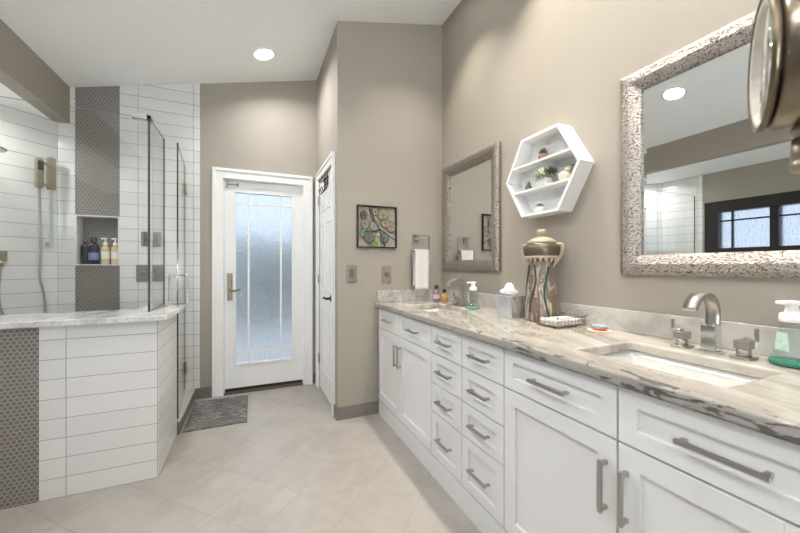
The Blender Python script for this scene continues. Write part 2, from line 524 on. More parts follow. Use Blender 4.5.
# ------------------------------------------------------------------ window in the left wall
wn = thing('window_1', 'dark framed obscured window in the left alcove wall, seen in the near mirror', 'window'); wn['kind'] = 'structure'
b = NB()
fx0, fx1 = XL - .12, XL - .01
bx(b, fx0, fx1, WY0, WY0 + .13, WZ0, WZ1); bx(b, fx0, fx1, WY1 - .13, WY1, WZ0, WZ1)
bx(b, fx0, fx1, WY0 + .13, WY1 - .13, WZ1 - .13, WZ1); bx(b, fx0, fx1, WY0 + .13, WY1 - .13, WZ0, WZ0 + .1)
my = 1.785
bx(b, fx0, fx1 - .01, my - .035, my + .035, WZ0 + .1, WZ1 - .13)
part('window_frame', b, FRAMEB, wn)
b = NB()
for yy in (2.155, 1.215):
    bx(b, XL - .095, XL - .06, yy - .008, yy + .008, WZ0 + .1, WZ1 - .13)
for ya, yb_ in ((my + .035, WY1 - .13), (WY0 + .13, my - .035)):
    bx(b, XL - .095, XL - .06, ya, yb_, 1.744, 1.760)
part('muntin', b, FRAMEB, wn)
b = NB(); bx(b, XL - .082, XL - .074, WY0 + .125, WY1 - .125, WZ0 + .095, WZ1 - .125)
part('window_pane', b, RAIN, wn)

w2 = thing('fill_window', 'dark framed window added out of view behind the viewer for fill light', 'window'); w2['kind'] = 'structure'  # unseen window, added to let the rear fill light in
b = NB()
ya, yb_ = YB - .10, YB - .03
for q in ((RW[0], RW[0] + .07, RW[2], RW[3]), (RW[1] - .07, RW[1], RW[2], RW[3]), (RW[0] + .07, RW[1] - .07, RW[2], RW[2] + .07), (RW[0] + .07, RW[1] - .07, RW[3] - .07, RW[3]), (-.375, -.325, RW[2] + .07, RW[3] - .07)):
    bx(b, q[0], q[1], ya, yb_, q[2], q[3])
part('window_frame', b, FRAMEB, w2)
b = NB(); bx(b, RW[0] + .065, RW[1] - .065, YB - .075, YB - .068, RW[2] + .065, RW[3] - .065)
part('window_pane', b, RAIN, w2)

# ------------------------------------------------------------------ glazed exterior door
DX0, DX1, DY, DZ = -.238, .478, 3.60, 2.015
GX0, GX1, GZ0, GZ1 = -.140, .371, .275, 1.905
dr = thing('door_1', 'white exterior door with rain glass and narrow border muntins', 'door'); dr['kind'] = 'structure'
b = NB()
bx(b, DX0, GX0, DY, DY + .042, .045, DZ); bx(b, GX1, DX1, DY, DY + .042, .045, DZ)
bx(b, GX0, GX1, DY, DY + .042, .045, GZ0); bx(b, GX0, GX1, DY, DY + .042, GZ1, DZ)
part('door_slab', b, DOORW, dr)
b = NB()
for x0, x1, z0, z1 in ((GX0 - .022, GX0, GZ0 - .022, GZ1 + .022), (GX1, GX1 + .022, GZ0 - .022, GZ1 + .022), (GX0, GX1, GZ0 - .022, GZ0), (GX0, GX1, GZ1, GZ1 + .022)):
    bx(b, x0, x1, DY - .007, DY + .001, z0, z1, .002)
part('glazing_bead', b, DOORW, dr)
b = NB()
for xm in (-.030, .266): bx(b, xm - .009, xm + .009, DY + .004, DY + .016, GZ0, GZ1)
for zm in (.375, 1.803): bx(b, GX0, GX1, DY + .003, DY + .017, zm - .009, zm + .009)
part('muntin', b, DOORW, dr)
b = NB(); bx(b, GX0 - .003, GX1 + .003, DY + .018, DY + .025, GZ0 - .003, GZ1 + .003)
part('glass_pane', b, RAIN, dr)
hp = None
b = NB(); bx(b, -.214, -.170, DY - .012, DY, .880, 1.135, .003)
hp = part('handle_plate', b, BRONZE, dr)
b = NB()
tube(b, [(-.192, DY - .010, .975), (-.192, DY - .050, .975)], .011)
tube(b, smooth_path([(-.192, DY - .048, .975), (-.15, DY - .055, .972), (-.10, DY - .052, .985)]), [.010] * 12 + [.006])
part('lever', b, BRONZE, hp)
b = NB(); tube(b, [(-.192, DY - .010, 1.08), (-.192, DY - .024, 1.08)], .016); bx(b, -.196, -.188, DY - .036, DY - .024, 1.06, 1.10)
part('thumb_turn', b, BRONZE, hp)
b = NB()
bx(b, -.222, -.205, DY - .014, DY, 1.945, 2.005, .002); tube(b, [(-.205, DY - .012, 1.975), (-.12, DY - .012, 1.978)], .005); bx(b, -.13, -.115, DY - .018, DY, 1.962, 1.992, .002)
part('safety_latch', b, BRASSN, dr)
b = NB(); bx(b, DX0 + .01, DX1 - .01, DY + .005, DY + .04, .016, .046)  # dark strip standing in for the shaded gap under the door
part('under_door_gap', b, DARKGAP, dr)
b = NB(); bx(b, -.242, .482, YD - .01, YD + .13, 0, .016)
struct('trim_threshold', b, plain('brown_threshold', (.10, .075, .06), .5), 'dark brown door threshold', 'trim')

def casing(name, x0, x1, z1, w, y, label):
    b = NB()
    for (a0, a1, c0, c1) in ((x0, x0 + w, 0, z1), (x1 - w, x1, 0, z1), (x0 + w, x1 - w, z1 - w, z1)):
        bx(b, a0, a1, y - .016, y, c0, c1, .002)
    t = .024
    bx(b, x0 - .002, x0 + t, y - .026, y - .014, 0, z1 + .002, .003); bx(b, x1 - t, x1 + .002, y - .026, y - .014, 0, z1 + .002, .003)
    bx(b, x0 + t, x1 - t, y - .026, y - .014, z1 - t, z1 + .002, .003)
    t2 = .012
    bx(b, x0 + w - t2, x0 + w, y - .020, y - .014, 0, z1 - w + t2, .002); bx(b, x1 - w, x1 - w + t2, y - .020, y - .014, 0, z1 - w + t2, .002)
    bx(b, x0 + w, x1 - w, y - .020, y - .014, z1 - w, z1 - w + t2, .002)
    return struct(name, b, TRIMW, label, 'trim')
casing('trim_door_casing', -.334, .566, 2.112, .091, YD, 'white moulded casing around the glazed door')
b = NB()
bx(b, -.243, DX0 + .002, YD, DY + .06, 0, 2.03); bx(b, DX1 - .002, .483, YD, DY + .06, 0, 2.03); bx(b, -.243, .483, YD, DY + .06, DZ + .001, 2.031)
struct('trim_door_jamb', b, TRIMW, 'white jamb of the glazed door', 'trim')

# ------------------------------------------------------------------ closet door (faces left)
cd = thing('door_2', 'narrow white six-panel closet door on the short side wall', 'door'); cd['kind'] = 'structure'
CX = XC + .004
b = NB()
y0, y1 = CY0 + .008, CY1 - .008
bx(b, CX, CX + .035, y0, y1, .015, 2.04)
part('door_slab', b, DOORW, cd)
b = NB()
W = y1 - y0
for (ya, yb_) in ((y0 + .10, y0 + W / 2 - .045), (y0 + W / 2 + .045, y1 - .10)):
    for (za, zb) in ((.22, .80), (.98, 1.60), (1.72, 1.92)):
        t = .012
        for q in ((ya, yb_, za, za + t), (ya, yb_, zb - t, zb), (ya, ya + t, za + t, zb - t), (yb_ - t, yb_, za + t, zb - t)):
            bx(b, CX - .007, CX + .001, q[0], q[1], q[2], q[3], .002)
        bx(b, CX - .005, CX + .001, ya + .035, yb_ - .035, za + .035, zb - .035, .003)
part('raised_panel', b, DOORW, cd)
for z in (.30, 1.85, 1.08):
    b = NB(); tube(b, [(CX - .012, y1 + .004, z - .045), (CX - .012, y1 + .004, z + .045)], .007); bx(b, CX - .008, CX + .002, y1 - .022, y1 + .02, z - .042, z + .042)
    part('hinge', b, NICKEL, cd)
b = NB(); tube(b, [(CX, y0 + .065, .93), (CX - .012, y0 + .065, .93)], .028, 20); tube(b, [(CX - .01, y0 + .065, .93), (CX - .055, y0 + .065, .93)], .010)
tube(b, smooth_path([(CX - .05, y0 + .065, .93), (CX - .055, y0 + .12, .935), (CX - .05, y0 + .18, .925)]), .009)
part('lever', b, BLACKM, cd)
b = NB()
w = .075
xa, xb = XC - .016, XC
bx(b, xa, xb, CY0 - w, CY0 + .002, 0, CDZ + w, .002); bx(b, xa, xb, CY1 - .002, CY1 + w, 0, CDZ + w, .002); bx(b, xa, xb, CY0 + .002, CY1 - .002, CDZ - .002, CDZ + w, .002)
bx(b, xa - .008, xa + .002, CY0 - w - .002, CY0 - w + .022, 0, CDZ + w + .002, .002); bx(b, xa - .008, xa + .002, CY1 + w - .022, CY1 + w, 0, CDZ + w + .002, .002)
bx(b, xa - .008, xa + .002, CY0 - w + .022, CY1 + w - .022, CDZ + w - .022, CDZ + w + .002, .002)
struct('trim_closet_casing', b, TRIMW, 'white casing around the closet door', 'trim')
hk = NB()
yc = 3.07
for dy in (-.07, 0, .07):
    tube(hk, smooth_path([(CX - .010, yc + dy, 2.00), (CX - .012, yc + dy, 1.90), (CX - .045, yc + dy, 1.86), (CX - .06, yc + dy, 1.90)]), .004, 6)
    tube(hk, smooth_path([(CX - .010, yc + dy, 1.98), (CX - .05, yc + dy, 1.965), (CX - .065, yc + dy, 1.99)]), .004, 6)
tube(hk, [(CX - .010, yc - .10, 1.985), (CX - .010, yc + .10, 1.985)], .005, 6)
tube(hk, [(CX - .010, yc - .10, 1.93), (CX - .010, yc + .10, 1.93)], .005, 6)
bx(hk, CX - .010, CX - .007, yc - .06, yc - .04, 1.93, 2.043); bx(hk, CX - .010, CX - .007, yc + .04, yc + .06, 1.93, 2.043)
tag(link_mesh('over_door_hook', hk, BLACKM), 'black wire hook rack hanging over the top of the closet door', 'hook rack')

# ------------------------------------------------------------------ vanity
VF = .947         # front plane of doors and drawers
VC = .967         # carcass front
def front(bm, y0, y1, z0, z1, st=.05, rl=.045, depth=.011):
    """shaker front: outer ring, sloped-in recess, panel"""
    x = VF; xb = VC
    O = [(y0, z0), (y1, z0), (y1, z1), (y0, z1)]
    I = [(y0 + st, z0 + rl), (y1 - st, z0 + rl), (y1 - st, z1 - rl), (y0 + st, z1 - rl)]
    o1 = [bm.verts.new((x, *p)) for p in O]; ob = [bm.verts.new((xb, *p)) for p in O]
    i1 = [bm.verts.new((x, *p)) for p in I]; i2 = [bm.verts.new((x + depth, *p)) for p in I]
    for k in range(4):
        j = (k + 1) % 4
        bm.faces.new((o1[k], o1[j], i1[j], i1[k])); bm.faces.new((i1[k], i1[j], i2[j], i2[k])); bm.faces.new((o1[k], ob[k], ob[j], o1[j]))
    bm.faces.new(i2); bm.faces.new(ob[::-1])

def pull(cy, cz, L=.145, vert=False):
    b = NB(); w = .006
    x0, x1 = VF - .034, VF - .022
    if vert:
        bx(b, x0, x1, cy - w, cy + w, cz - L / 2, cz + L / 2, .002)
        for s in (-1, 1): bx(b, x1 - .001, VF, cy - .005, cy + .005, cz + s * (L / 2 - .010) - .006, cz + s * (L / 2 - .010) + .006, .001)
    else:
        bx(b, x0, x1, cy - L / 2, cy + L / 2, cz - w, cz + w, .002)
        for s in (-1, 1): bx(b, x1 - .001, VF, cy + s * (L / 2 - .010) - .006, cy + s * (L / 2 - .010) + .006, cz - .005, cz + .005, .001)
    return b

G = .0032
def drawer(par, y0, y1, z0, z1, L=.145, **kw):
    b = NB(); front(b, y0 + G, y1 - G, z0 + G, z1 - G, **kw)
    d = part('drawer', b, PAINT, par)
    part('handle', pull((y0 + y1) / 2, (z0 + z1) / 2 + kw.get('dz', 0), L), DNICKEL, d)
    return d
def cdoor(par, y0, y1, z0, z1, hy, hz=.567):
    b = NB(); front(b, y0 + G, y1 - G, z0 + G, z1 - G, st=.058, rl=.058)
    d = part('door', b, PAINT, par)
    part('handle', pull(hy, hz, .15, True), DNICKEL, d)
    return d
TOPZ = .868
def cabinet(name, label, y0, y1, holes=None):
    t = thing(name, label, 'cabinet', (0, 0, 0))
    b = NB()
    bx(b, VC, VC + .018, y0 + .001, y1 - .001, .115, TOPZ)
    bx(b, VC + .018, XR - .004, y0 + .001, y0 + .019, .0, TOPZ); bx(b, VC + .018, XR - .004, y1 - .019, y1 - .001, .0, TOPZ)
    bx(b, VC + .018, XR - .004, y0 + .019, y1 - .019, .10, .118)
    part('gap_shade_cabinet_box', b, CARCASS_SHADE, t)
    b = NB(); bx(b, VF + .002, VC + .016, y0, y1, 0, .118)
    part('toe_board', b, PAINT, t)
    b = NB(); bx(b, VF + .006, VC - .0005, y0, y1, .8665, .8718)
    part('top_rail', b, PAINT, t)
    return t
Z0, Z1, Z2 = .125, .708, .866
c1 = cabinet('sink_cabinet', 'far white sink cabinet with two doors and two drawers against the end wall', 1.727, 2.622)
drawer(c1, 2.20, 2.618, Z1, Z2); drawer(c1, 1.727, 2.20, Z1, Z2)
cdoor(c1, 2.20, 2.618, Z0, Z1, 2.20 + .030); cdoor(c1, 1.727, 2.20, Z0, Z1, 2.20 - .030)
for (y0, y1, lb) in ((1.42, 1.727, 'white four-drawer cabinet next to the far sink cabinet'), (1.112, 1.42, 'white four-drawer cabinet next to the near sink cabinet')):
    c = cabinet('drawer_cabinet', lb, y0, y1)
    for (za, zb) in ((Z1, Z2), (.540, Z1), (.376, .540)): drawer(c, y0, y1, za, zb, L=.135)
    drawer(c, y0, y1, Z0, .376, L=.135)
c2 = cabinet('sink_cabinet', 'near white sink cabinet below the basin beside the green soap bottle', .165, 1.112)
drawer(c2, .639, 1.112, Z1, Z2, L=.16); drawer(c2, .165, .639, Z1, Z2, L=.165)
cdoor(c2, .639, 1.112, Z0, Z1, .639 + .034); cdoor(c2, .165, .639, Z0, Z1, .639 - .026)
b = NB(); bx(b, VF - .002, VF + .004, .31, .45, .652, .704, .0008)
part('rail_plate', b, PAINT, c2)
c3 = cabinet('drawer_cabinet', 'white drawer cabinet at the near end of the vanity beyond the frame', -.25, .165)
for (za, zb) in ((Z1, Z2), (.44, Z1), (Z0, .44)): drawer(c3, -.25, .165, za, zb)

# worktop: one slab with two cut-outs
CT0, CT1 = .8720, .9080
S1 = (1.95, 2.37); S2 = (.445, .860); SXA, SXB = 1.055, 1.355
xs = [.922, SXA, SXB, XR - .002]
ys = [-.27, S2[0], S2[1], S1[0], S1[1], YP - .002]
b = NB()
grid = {}
def gv(i, j, z):
    k = (i, j, z)
    if k not in grid: grid[k] = b.verts.new((xs[i], ys[j], z))
    return grid[k]
cells = {(i, j) for i in range(3) for j in range(5) if not (i == 1 and j in (1, 3))}
for (i, j) in cells:
    b.faces.new((gv(i, j, CT1), gv(i + 1, j, CT1), gv(i + 1, j + 1, CT1), gv(i, j + 1, CT1)))
    b.faces.new((gv(i, j, CT0), gv(i, j + 1, CT0), gv(i + 1, j + 1, CT0), gv(i + 1, j, CT0)))
    for (di, dj, a, c) in ((-1, 0, (i, j + 1), (i, j)), (1, 0, (i + 1, j), (i + 1, j + 1)), (0, -1, (i, j), (i + 1, j)), (0, 1, (i + 1, j + 1), (i, j + 1))):
        if (i + di, j + dj) not in cells:
            b.faces.new((gv(*a, CT1), gv(*a, CT0), gv(*c, CT0), gv(*c, CT1)))
wt = tag(link_mesh('worktop', b, COUNTER), 'grey and cream veined stone worktop along the whole vanity', 'worktop')
bv = wt.modifiers.new('bevel', 'BEVEL'); bv.width = .008; bv.segments = 3; bv.limit_method = 'ANGLE'; bv.angle_limit = 1.0
b = NB(); bx(b, 1.534, XR - .001, -.27, YP - .002, CT1 + .0005, 1.006, .002)
tag(link_mesh('backsplash', b, SPLASH), 'long low stone backsplash at the back of the worktop', 'backsplash')
b = NB(); bx(b, .935, 1.5335, YP - .021, YP - .001, CT1 + .0005, 1.004, .002)
tag(link_mesh('side_splash', b, marble('stone_side_splash', light=(.55, .52, .48), mid=(.30, .28, .26), vein=1.8)), 'short stone side splash with dark veins on the end wall', 'backsplash')

def basin(y0, y1, label):
    t = thing('sink_basin', label, 'sink', (0, 0, 0))
    b = NB()
    x0, x1 = SXA - .008, SXB + .008; ya, yb_ = y0 - .008, y1 + .008
    zt, zb = CT0 - .001, .745
    # rounded-rectangle rings
    def ring(ins, z, r):
        pts = []
        for (cx, cy, a0) in ((x1 - ins - r, yb_ - ins - r, 0), (x0 + ins + r, yb_ - ins - r, PI / 2), (x0 + ins + r, ya + ins + r, PI), (x1 - ins - r, ya + ins + r, 1.5 * PI)):
            for k in range(5):
                a = a0 + k * PI / 8
                pts.append(b.verts.new((cx + r * math.cos(a), cy + r * math.sin(a), z)))
        return pts
    rings = [ring(-.018, zt - .012, .03), ring(-.018, zt, .03), ring(0, zt, .02), ring(.006, zt - .02, .03), ring(.015, zb + .045, .04), ring(.03, zb + .012, .045), ring(.06, zb, .04)]
    for p, q in zip(rings, rings[1:]):
        for k in range(20):
            f = b.faces.new((p[k], p[(k + 1) % 20], q[(k + 1) % 20], q[k])); f.smooth = True
    b.faces.new(rings[-1])
    part('bowl', b, CERAM, t, fix=True)
    b = NB(); lathe(b, [(.024, 0), (.024, .004), (.016, .006)], 20, (x0 + x1) / 2 + .02, (y0 + y1) / 2, zb + .0005)
    part('drain', b, NICKEL, t)
basin(*S1, 'white undermount basin in front of the far mirror')
basin(*S2, 'white undermount basin at the near end of the worktop')

def faucet(yc, label):
    t = thing('faucet', label, 'faucet', (1.435, yc, CT1 + .0005), group='basin faucets')
    b = NB()
    bx(b, -.030, .030, -.030, .030, 0, .006, .002); bx(b, -.021, .021, -.021, .021, .006, .095, .003)
    part('body', b, CHROME if yc < 1 else NICKEL, t)
    b = NB()
    # flat ribbon spout
    path = smooth_path([(.012, 0, .09), (.014, 0, .14), (-.005, 0, .178), (-.05, 0, .198), (-.095, 0, .185), (-.125, 0, .150)], 6)
    hw, th = .019, .006
    rr = []
    for i, p in enumerate(path):
        tg = (path[min(i + 1, len(path) - 1)] - path[max(i - 1, 0)]).normalized()
        n = Vector((tg.z, 0, -tg.x))
        rr.append([b.verts.new(p + n * (s1 * th) + Vector((0, s2_ * hw, 0))) for s1, s2_ in ((-1, -1), (1, -1), (1, 1), (-1, 1))])
    for p, q in zip(rr, rr[1:]):
        for k in range(4): b.faces.new((p[k], p[(k + 1) % 4], q[(k + 1) % 4], q[k])).smooth = (k % 2 == 1)
    b.faces.new(rr[0][::-1]); b.faces.new(rr[-1])
    part('spout', b, NICKEL, t)
    for s in (-1, 1):
        b = NB()
        yy = s * .085
        bx(b, -.026, .026, yy - .026, yy + .026, 0, .007, .002)
        tube(b, [(0, yy, .006), (0, yy, .030)], .018, 16)
        bx(b, -.020, .020, yy - .020, yy + .020, .030, .058, .003)
        h = part('valve', b, NICKEL, t)
        b = NB()
        bx(b, -.010, .010, min(yy, yy + s * .034), max(yy, yy + s * .034), .058, .065, .002)
        bx(b, -.008, .008, min(yy + s * .026, yy + s * .034), max(yy + s * .026, yy + s * .034), .062, .098, .002)
        part('lever', b, NICKEL, h)
    return t
faucet(2.145, 'arched metal faucet with two levers at the far basin')
faucet(.645, 'arched metal faucet with two levers at the near basin')

# ------------------------------------------------------------------ framed mirrors
def mirror(y0, y1, label):
    t = thing('wall_mirror', label, 'mirror', (XR, (y0 + y1) / 2, 1.164))
    w, h = (y1 - y0) / 2, .884
    fw = .086
    b = NB()
    # mitred frame, slightly domed profile
    prof = [(0, 0), (0, .022), (.018, .034), (.045, .036), (.070, .026), (fw, .016), (fw, 0)]
    rings = []
    for ins, dp in prof:
        rings.append([b.verts.new((-.001 - dp, yy, zz)) for yy, zz in ((-w + ins, ins), (w - ins, ins), (w - ins, h - ins), (-w + ins, h - ins))])
    for p, q in zip(rings, rings[1:]):
        for k in range(4): b.faces.new((p[k], p[(k + 1) % 4], q[(k + 1) % 4], q[k]))
    p, q = rings[-1], rings[0]
    for k in range(4): b.faces.new((p[k], p[(k + 1) % 4], q[(k + 1) % 4], q[k]))
    part('frame', b, MFRAME, t)
    b = NB()
    gi = fw - .006; bev = .022
    o1 = [b.verts.new((-.0075, yy, zz)) for yy, zz in ((-w + gi, gi), (w - gi, gi), (w - gi, h - gi), (-w + gi, h - gi))]
    g2 = gi + bev
    o2 = [b.verts.new((-.0085, yy, zz)) for yy, zz in ((-w + g2, g2), (w - g2, g2), (w - g2, h - g2), (-w + g2, h - g2))]
    o0 = [b.verts.new((-.002, v.co.y, v.co.z)) for v in o1]
    for k in range(4):
        j = (k + 1) % 4
        b.faces.new((o1[k], o1[j], o2[j], o2[k])); b.faces.new((o0[k], o0[j], o1[j], o1[k]))
    b.faces.new(o2); b.faces.new(o0[::-1])
    part('mirror_glass', b, MIRROR, t)
mirror(1.850, 2.581, 'far wall mirror in a hammered silver frame beside the end wall')
mirror(.230, 1.020, 'near wall mirror in a hammered silver frame at the right of the shelf')

# ------------------------------------------------------------------ hexagonal shelf
HY, HZ, HR, HD = 1.426, 1.716, .262, .101
hs = thing('hexagonal_shelf', 'white hexagonal display shelf with two boards mounted between the mirrors', 'shelf', (XR, HY, HZ))
b = NB()
th = .014
rings = []
for R, x in ((HR, -.0005), (HR, -HD), (HR - th * 1.155, -HD), (HR - th * 1.155, -.0005)):
    rings.append([b.verts.new((x, R * math.cos(PI / 3 * k), R * math.sin(PI / 3 * k))) for k in range(6)])
for i in range(4):
    p, q = rings[i], rings[(i + 1) % 4]
    for k in range(6): b.faces.new((p[k], p[(k + 1) % 6], q[(k + 1) % 6], q[k]))
SHW = plain('white_shelf_paint', (.80, .795, .78), .4, var=.01)
part('hexagon_frame', b, SHW, hs)
b = NB()
R = HR - th * 1.155 + .001
prism(b, [(R * math.cos(PI / 3 * k), R * math.sin(PI / 3 * k)) for k in range(6)], 'x', -.008, -.001)
part('back_panel', b, marble('pale_marble_panel', light=(.74, .76, .77), mid=(.64, .67, .69), vein=.2), hs)
R = HR - th * 1.155
def hexw(z): return R - abs(z) / math.tan(PI / 3)
for zz in (1.793 - HZ, 1.644 - HZ):
    b = NB()
    w0, w1 = hexw(zz - .012) if zz < 0 else hexw(zz), hexw(zz) if zz < 0 else hexw(zz - .012)
    prism(b, [(-w0, zz - .011), (w0, zz - .011), (w1, zz), (-w1, zz)], 'x', -HD + .002, -.0085)
    part('shelf_board', b, SHW, hs)

LEAFG = plain('succulent_green', (.13, .20, .07), .55, var=.3, scale=40)
LEAFP = plain('pale_succulent', (.36, .40, .27), .5, var=.25, scale=40)
LEAFD = plain('dark_foliage', (.06, .085, .04), .6, var=.3, scale=40)
POTW = plain('white_pot', (.75, .75, .72), .35)
def leaf(bm, base, tip, w, mi=0):
    base, tip = Vector(base), Vector(tip)
    d = tip - base
    s = d.cross(Vector((0, 0, 1)))
    if s.length < 1e-5: s = Vector((1, 0, 0))
    s = s.normalized() * w
    n = d.cross(s).normalized() * w * .5
    m = base + d * .45
    vs = [bm.verts.new(base), bm.verts.new(m + s), bm.verts.new(m + n), bm.verts.new(m - s), bm.verts.new(m - n), bm.verts.new(tip)]
    for k in range(4):
        a, c = vs[1 + k], vs[1 + (k + 1) % 4]
        f = bm.faces.new((vs[0], a, c)); f.smooth = True; f.material_index = mi
        f = bm.faces.new((vs[5], c, a)); f.smooth = True; f.material_index = mi
def rosette(bm, c, n, L, w, lo=.1, hi=1.2, mi=0):
    for i in range(n):
        a = i * 2.39996; e = lo + (hi - lo) * (i / n) + random.uniform(-.1, .1)
        l = L * random.uniform(.8, 1.1)
        d = Vector((math.cos(a) * math.cos(e), math.sin(a) * math.cos(e), math.sin(e)))
        c_ = Vector(c)
        leaf(bm, c_ + d * L * .08, c_ + d * l, w, mi)
sx = XR - .055
# top board: brown owl-like pot with spiky plant
zt = 1.7935
t = thing('potted_plant', 'small brown pot with reddish spiky plant on the top shelf board', 'plant', (sx, 1.435, zt))
b = NB(); lathe(b, [(.018, 0), (.027, .010), (.028, .026), (.021, .040), (.017, .040)], 20); part('pot', b, plain('brown_pot', (.22, .13, .08), .5, var=.3, scale=60), t)
b = NB(); rosette(b, (0, 0, .038), 16, .042, .006, .3, 1.4); part('foliage', b, plain('reddish_leaf', (.20, .15, .06), .6, var=.4, scale=50), t)
# middle board
zt = 1.6445
t = thing('potted_plant', 'white cube pot with big pale spreading succulent on the middle shelf board', 'plant', (sx - .014, 1.415, zt))
b = NB(); bx(b, -.026, .026, -.033, .033, 0, .042, .004); part('pot', b, POTW, t)
b = NB(); rosette(b, (-.006, .004, .046), 90, .060, .0085, -.15, 1.45); part('foliage', b, LEAFP, t)
b = NB(); rosette(b, (.004, -.044, .062), 36, .045, .007, -.1, 1.3); part('trailing_foliage', b, LEAFD, t)
t = thing('figurine', 'tiny grey stone owl figurine at the left of the middle shelf board', 'figurine', (sx, 1.548, zt))
b = NB(); lathe(b, [(.014, 0), (.019, .010), (.018, .028), (.012, .036)], 16); ball(b, (0, 0, .040), .014, 2)
for s in (-1, 1): leaf(b, (-.002, s * .008, .048), (-.002, s * .011, .062), .004)
part('body', b, plain('grey_stone', (.16, .155, .14), .6, var=.4, scale=60), t)
b = NB()
for s in (-1, 1): ball(b, (-.012, s * .006, .043), .004, 1)
part('eye', b, POTW, t)
t = thing('figurine', 'round cream bird figurine at the right of the middle shelf board', 'figurine', (sx - .004, 1.290, zt))
b = NB(); ball(b, (0, 0, .029), .029, 3, (1, 1.15, 1)); ball(b, (0, -.020, .058), .015, 2); leaf(b, (0, .028, .035), (0, .055, .050), .010)
part('body', b, plain('cream_ceramic', (.72, .62, .50), .3), t)
b = NB(); leaf(b, (0, -.032, .058), (0, -.046, .055), .004); part('beak', b, BLACKM, t)
t = thing('small_frame', 'small brown wooden photo block leaning behind the cream bird', 'picture frame', (sx + .028, 1.262, zt), (0, .12, .0))
b = NB(); bx(b, -.006, .002, -.016, .020, 0, .088, .002); part('frame', b, plain('brown_wood', (.20, .13, .07), .5, var=.3, scale=30), t)
b = NB(); bx(b, -.0075, -.0055, -.010, .014, .010, .078); part('picture', b, plain('faded_print', (.42, .38, .28), .6, var=.4, scale=60), t)
# bottom of hexagon
zt = HZ - (HR - th * 1.155) * math.sin(PI / 3) + .0005
t = thing('potted_plant', 'low white pot with mossy green plant on the bottom of the hexagonal shelf', 'plant', (sx, 1.458, zt))
b = NB(); lathe(b, [(.020, 0), (.028, .008), (.030, .028), (.026, .034), (.022, .030)], 24); part('pot', b, POTW, t)
b = NB(); rosette(b, (0, 0, .030), 50, .030, .005, .1, 1.45); part('foliage', b, LEAFG, t)

# ------------------------------------------------------------------ things on the worktop
CT = CT1 + .0006
def canister_mat():
    s = NT('painted_canister'); co = s.coords()
    sep = s.node('ShaderNodeSeparateXYZ'); s.put(sep.inputs[0], co)
    ang = s.math('ARCTAN2', sep.outputs[1], sep.outputs[0])
    v = s.node('ShaderNodeCombineXYZ'); s.put(v.inputs[0], ang); s.put(v.inputs[1], s.math('MULTIPLY', sep.outputs[2], 2.6)); 
    n = s.noise(v.outputs[0], 1.05, 3, .5, .9)
    band = s.ramp(n, [(.30, (.03, .10, .09)), (.37, (.22, .20, .15)), (.44, (.42, .35, .22)), (.50, (.15, .105, .08)), (.56, (.17, .13, .115)),
                      (.61, (.40, .35, .25)), (.67, (.04, .10, .09)), (.74, (.48, .38, .22))], 'CONSTANT')
    dots = s.voronoi(co, 70)
    dm = s.math('LESS_THAN', dots['Distance'], .22)
    dm = s.math('MULTIPLY', dm, s.math('GREATER_THAN', s.noise(co, 9, 2), .52))
    s.color(s.mix(s.math('MULTIPLY', dm, .75), band, (.75, .68, .5)))
    s.set(.28); s.bump(n, .6, .006)
    return s.m
t = thing('lidded_jar', 'tall hand-painted ceramic jar with scalloped shoulder and knobbed lid on the worktop', 'jar', (1.435, 1.385, CT))
CMAT = canister_mat()
GLAZE = plain('brown_glaze', (.085, .065, .042), .25, var=.45, scale=22)
CREAMG = plain('cream_glaze', (.42, .36, .26), .3, var=.12, scale=20)
b = NB(); lathe(b, [(.076, 0), (.084, .008), (.084, .04), (.080, .11), (.073, .19), (.065, .26), (.062, .295), (.068, .325)], 40)
part('body', b, CMAT, t)
b = NB(); lathe(b, [(.074, .322), (.086, .340), (.093, .372), (.092, .395), (.080, .412), (.066, .418)], 40)
part('shoulder', b, GLAZE, t)
b = NB()
for k in range(18):
    a = 2 * PI * k / 18
    c, s_ = math.cos(a), math.sin(a); r0 = .080
    p = Vector((c, s_, 0)); q = Vector((-s_, c, 0))
    A = [p * (r0 + .006) + q * -.012 + Vector((0, 0, .338)), p * (r0 + .006) + q * .012 + Vector((0, 0, .338)), p * (r0 - .003) + Vector((0, 0, .312))]
    B = [v - p * .006 for v in A]
    va = [b.verts.new(v) for v in A]; vb = [b.verts.new(v) for v in B]
    b.faces.new(va); b.faces.new(vb[::-1])
    for i in range(3): b.faces.new((va[i], vb[i], vb[(i + 1) % 3], va[(i + 1) % 3]))
lathe(b, [(.084, .336), (.091, .340), (.091, .346), (.086, .348)], 36)
part('scalloped_collar', b, CREAMG, t)
b = NB(); lathe(b, [(.070, .416), (.074, .420), (.066, .432), (.040, .446), (.018, .452), (.012, .456)], 36)
lid = part('lid', b, CREAMG, t)
b = NB(); lathe(b, [(.012, .454), (.024, .460), (.025, .482), (.020, .490), (.002, .492)], 24); part('knob', b, CREAMG, lid)
for ang in (math.radians(-72), math.radians(108)):
    b = NB()
    pts = [(.080, 0, .408), (.104, 0, .408), (.112, 0, .385), (.100, 0, .345), (.074, 0, .310), (.056, 0, .285)]
    tube(b, smooth_path(pts, 5), .0075, 10)
    xf(b, Matrix.Rotation(ang, 4, 'Z')); part('handle', b, CREAMG, t)
b = NB()
for k, (a, h0, h1) in enumerate(((PI * 1.05, .30, .05), (PI * .78, .30, .10), (PI * 1.35, .29, .03))):
    pts = []
    for i in range(7):
        f = i / 6; aa = a + .18 * math.sin(f * 5 + k)
        z = h0 + (h1 - h0) * f; r = .0855 - (z ** 1.15) * .078
        pts.append((r * math.cos(aa), r * math.sin(aa), z))
    tube(b, smooth_path(pts, 3), .005, 6)
part('raised_drape', b, plain('green_glaze', (.015, .06, .055), .25, var=.3, scale=30), t)

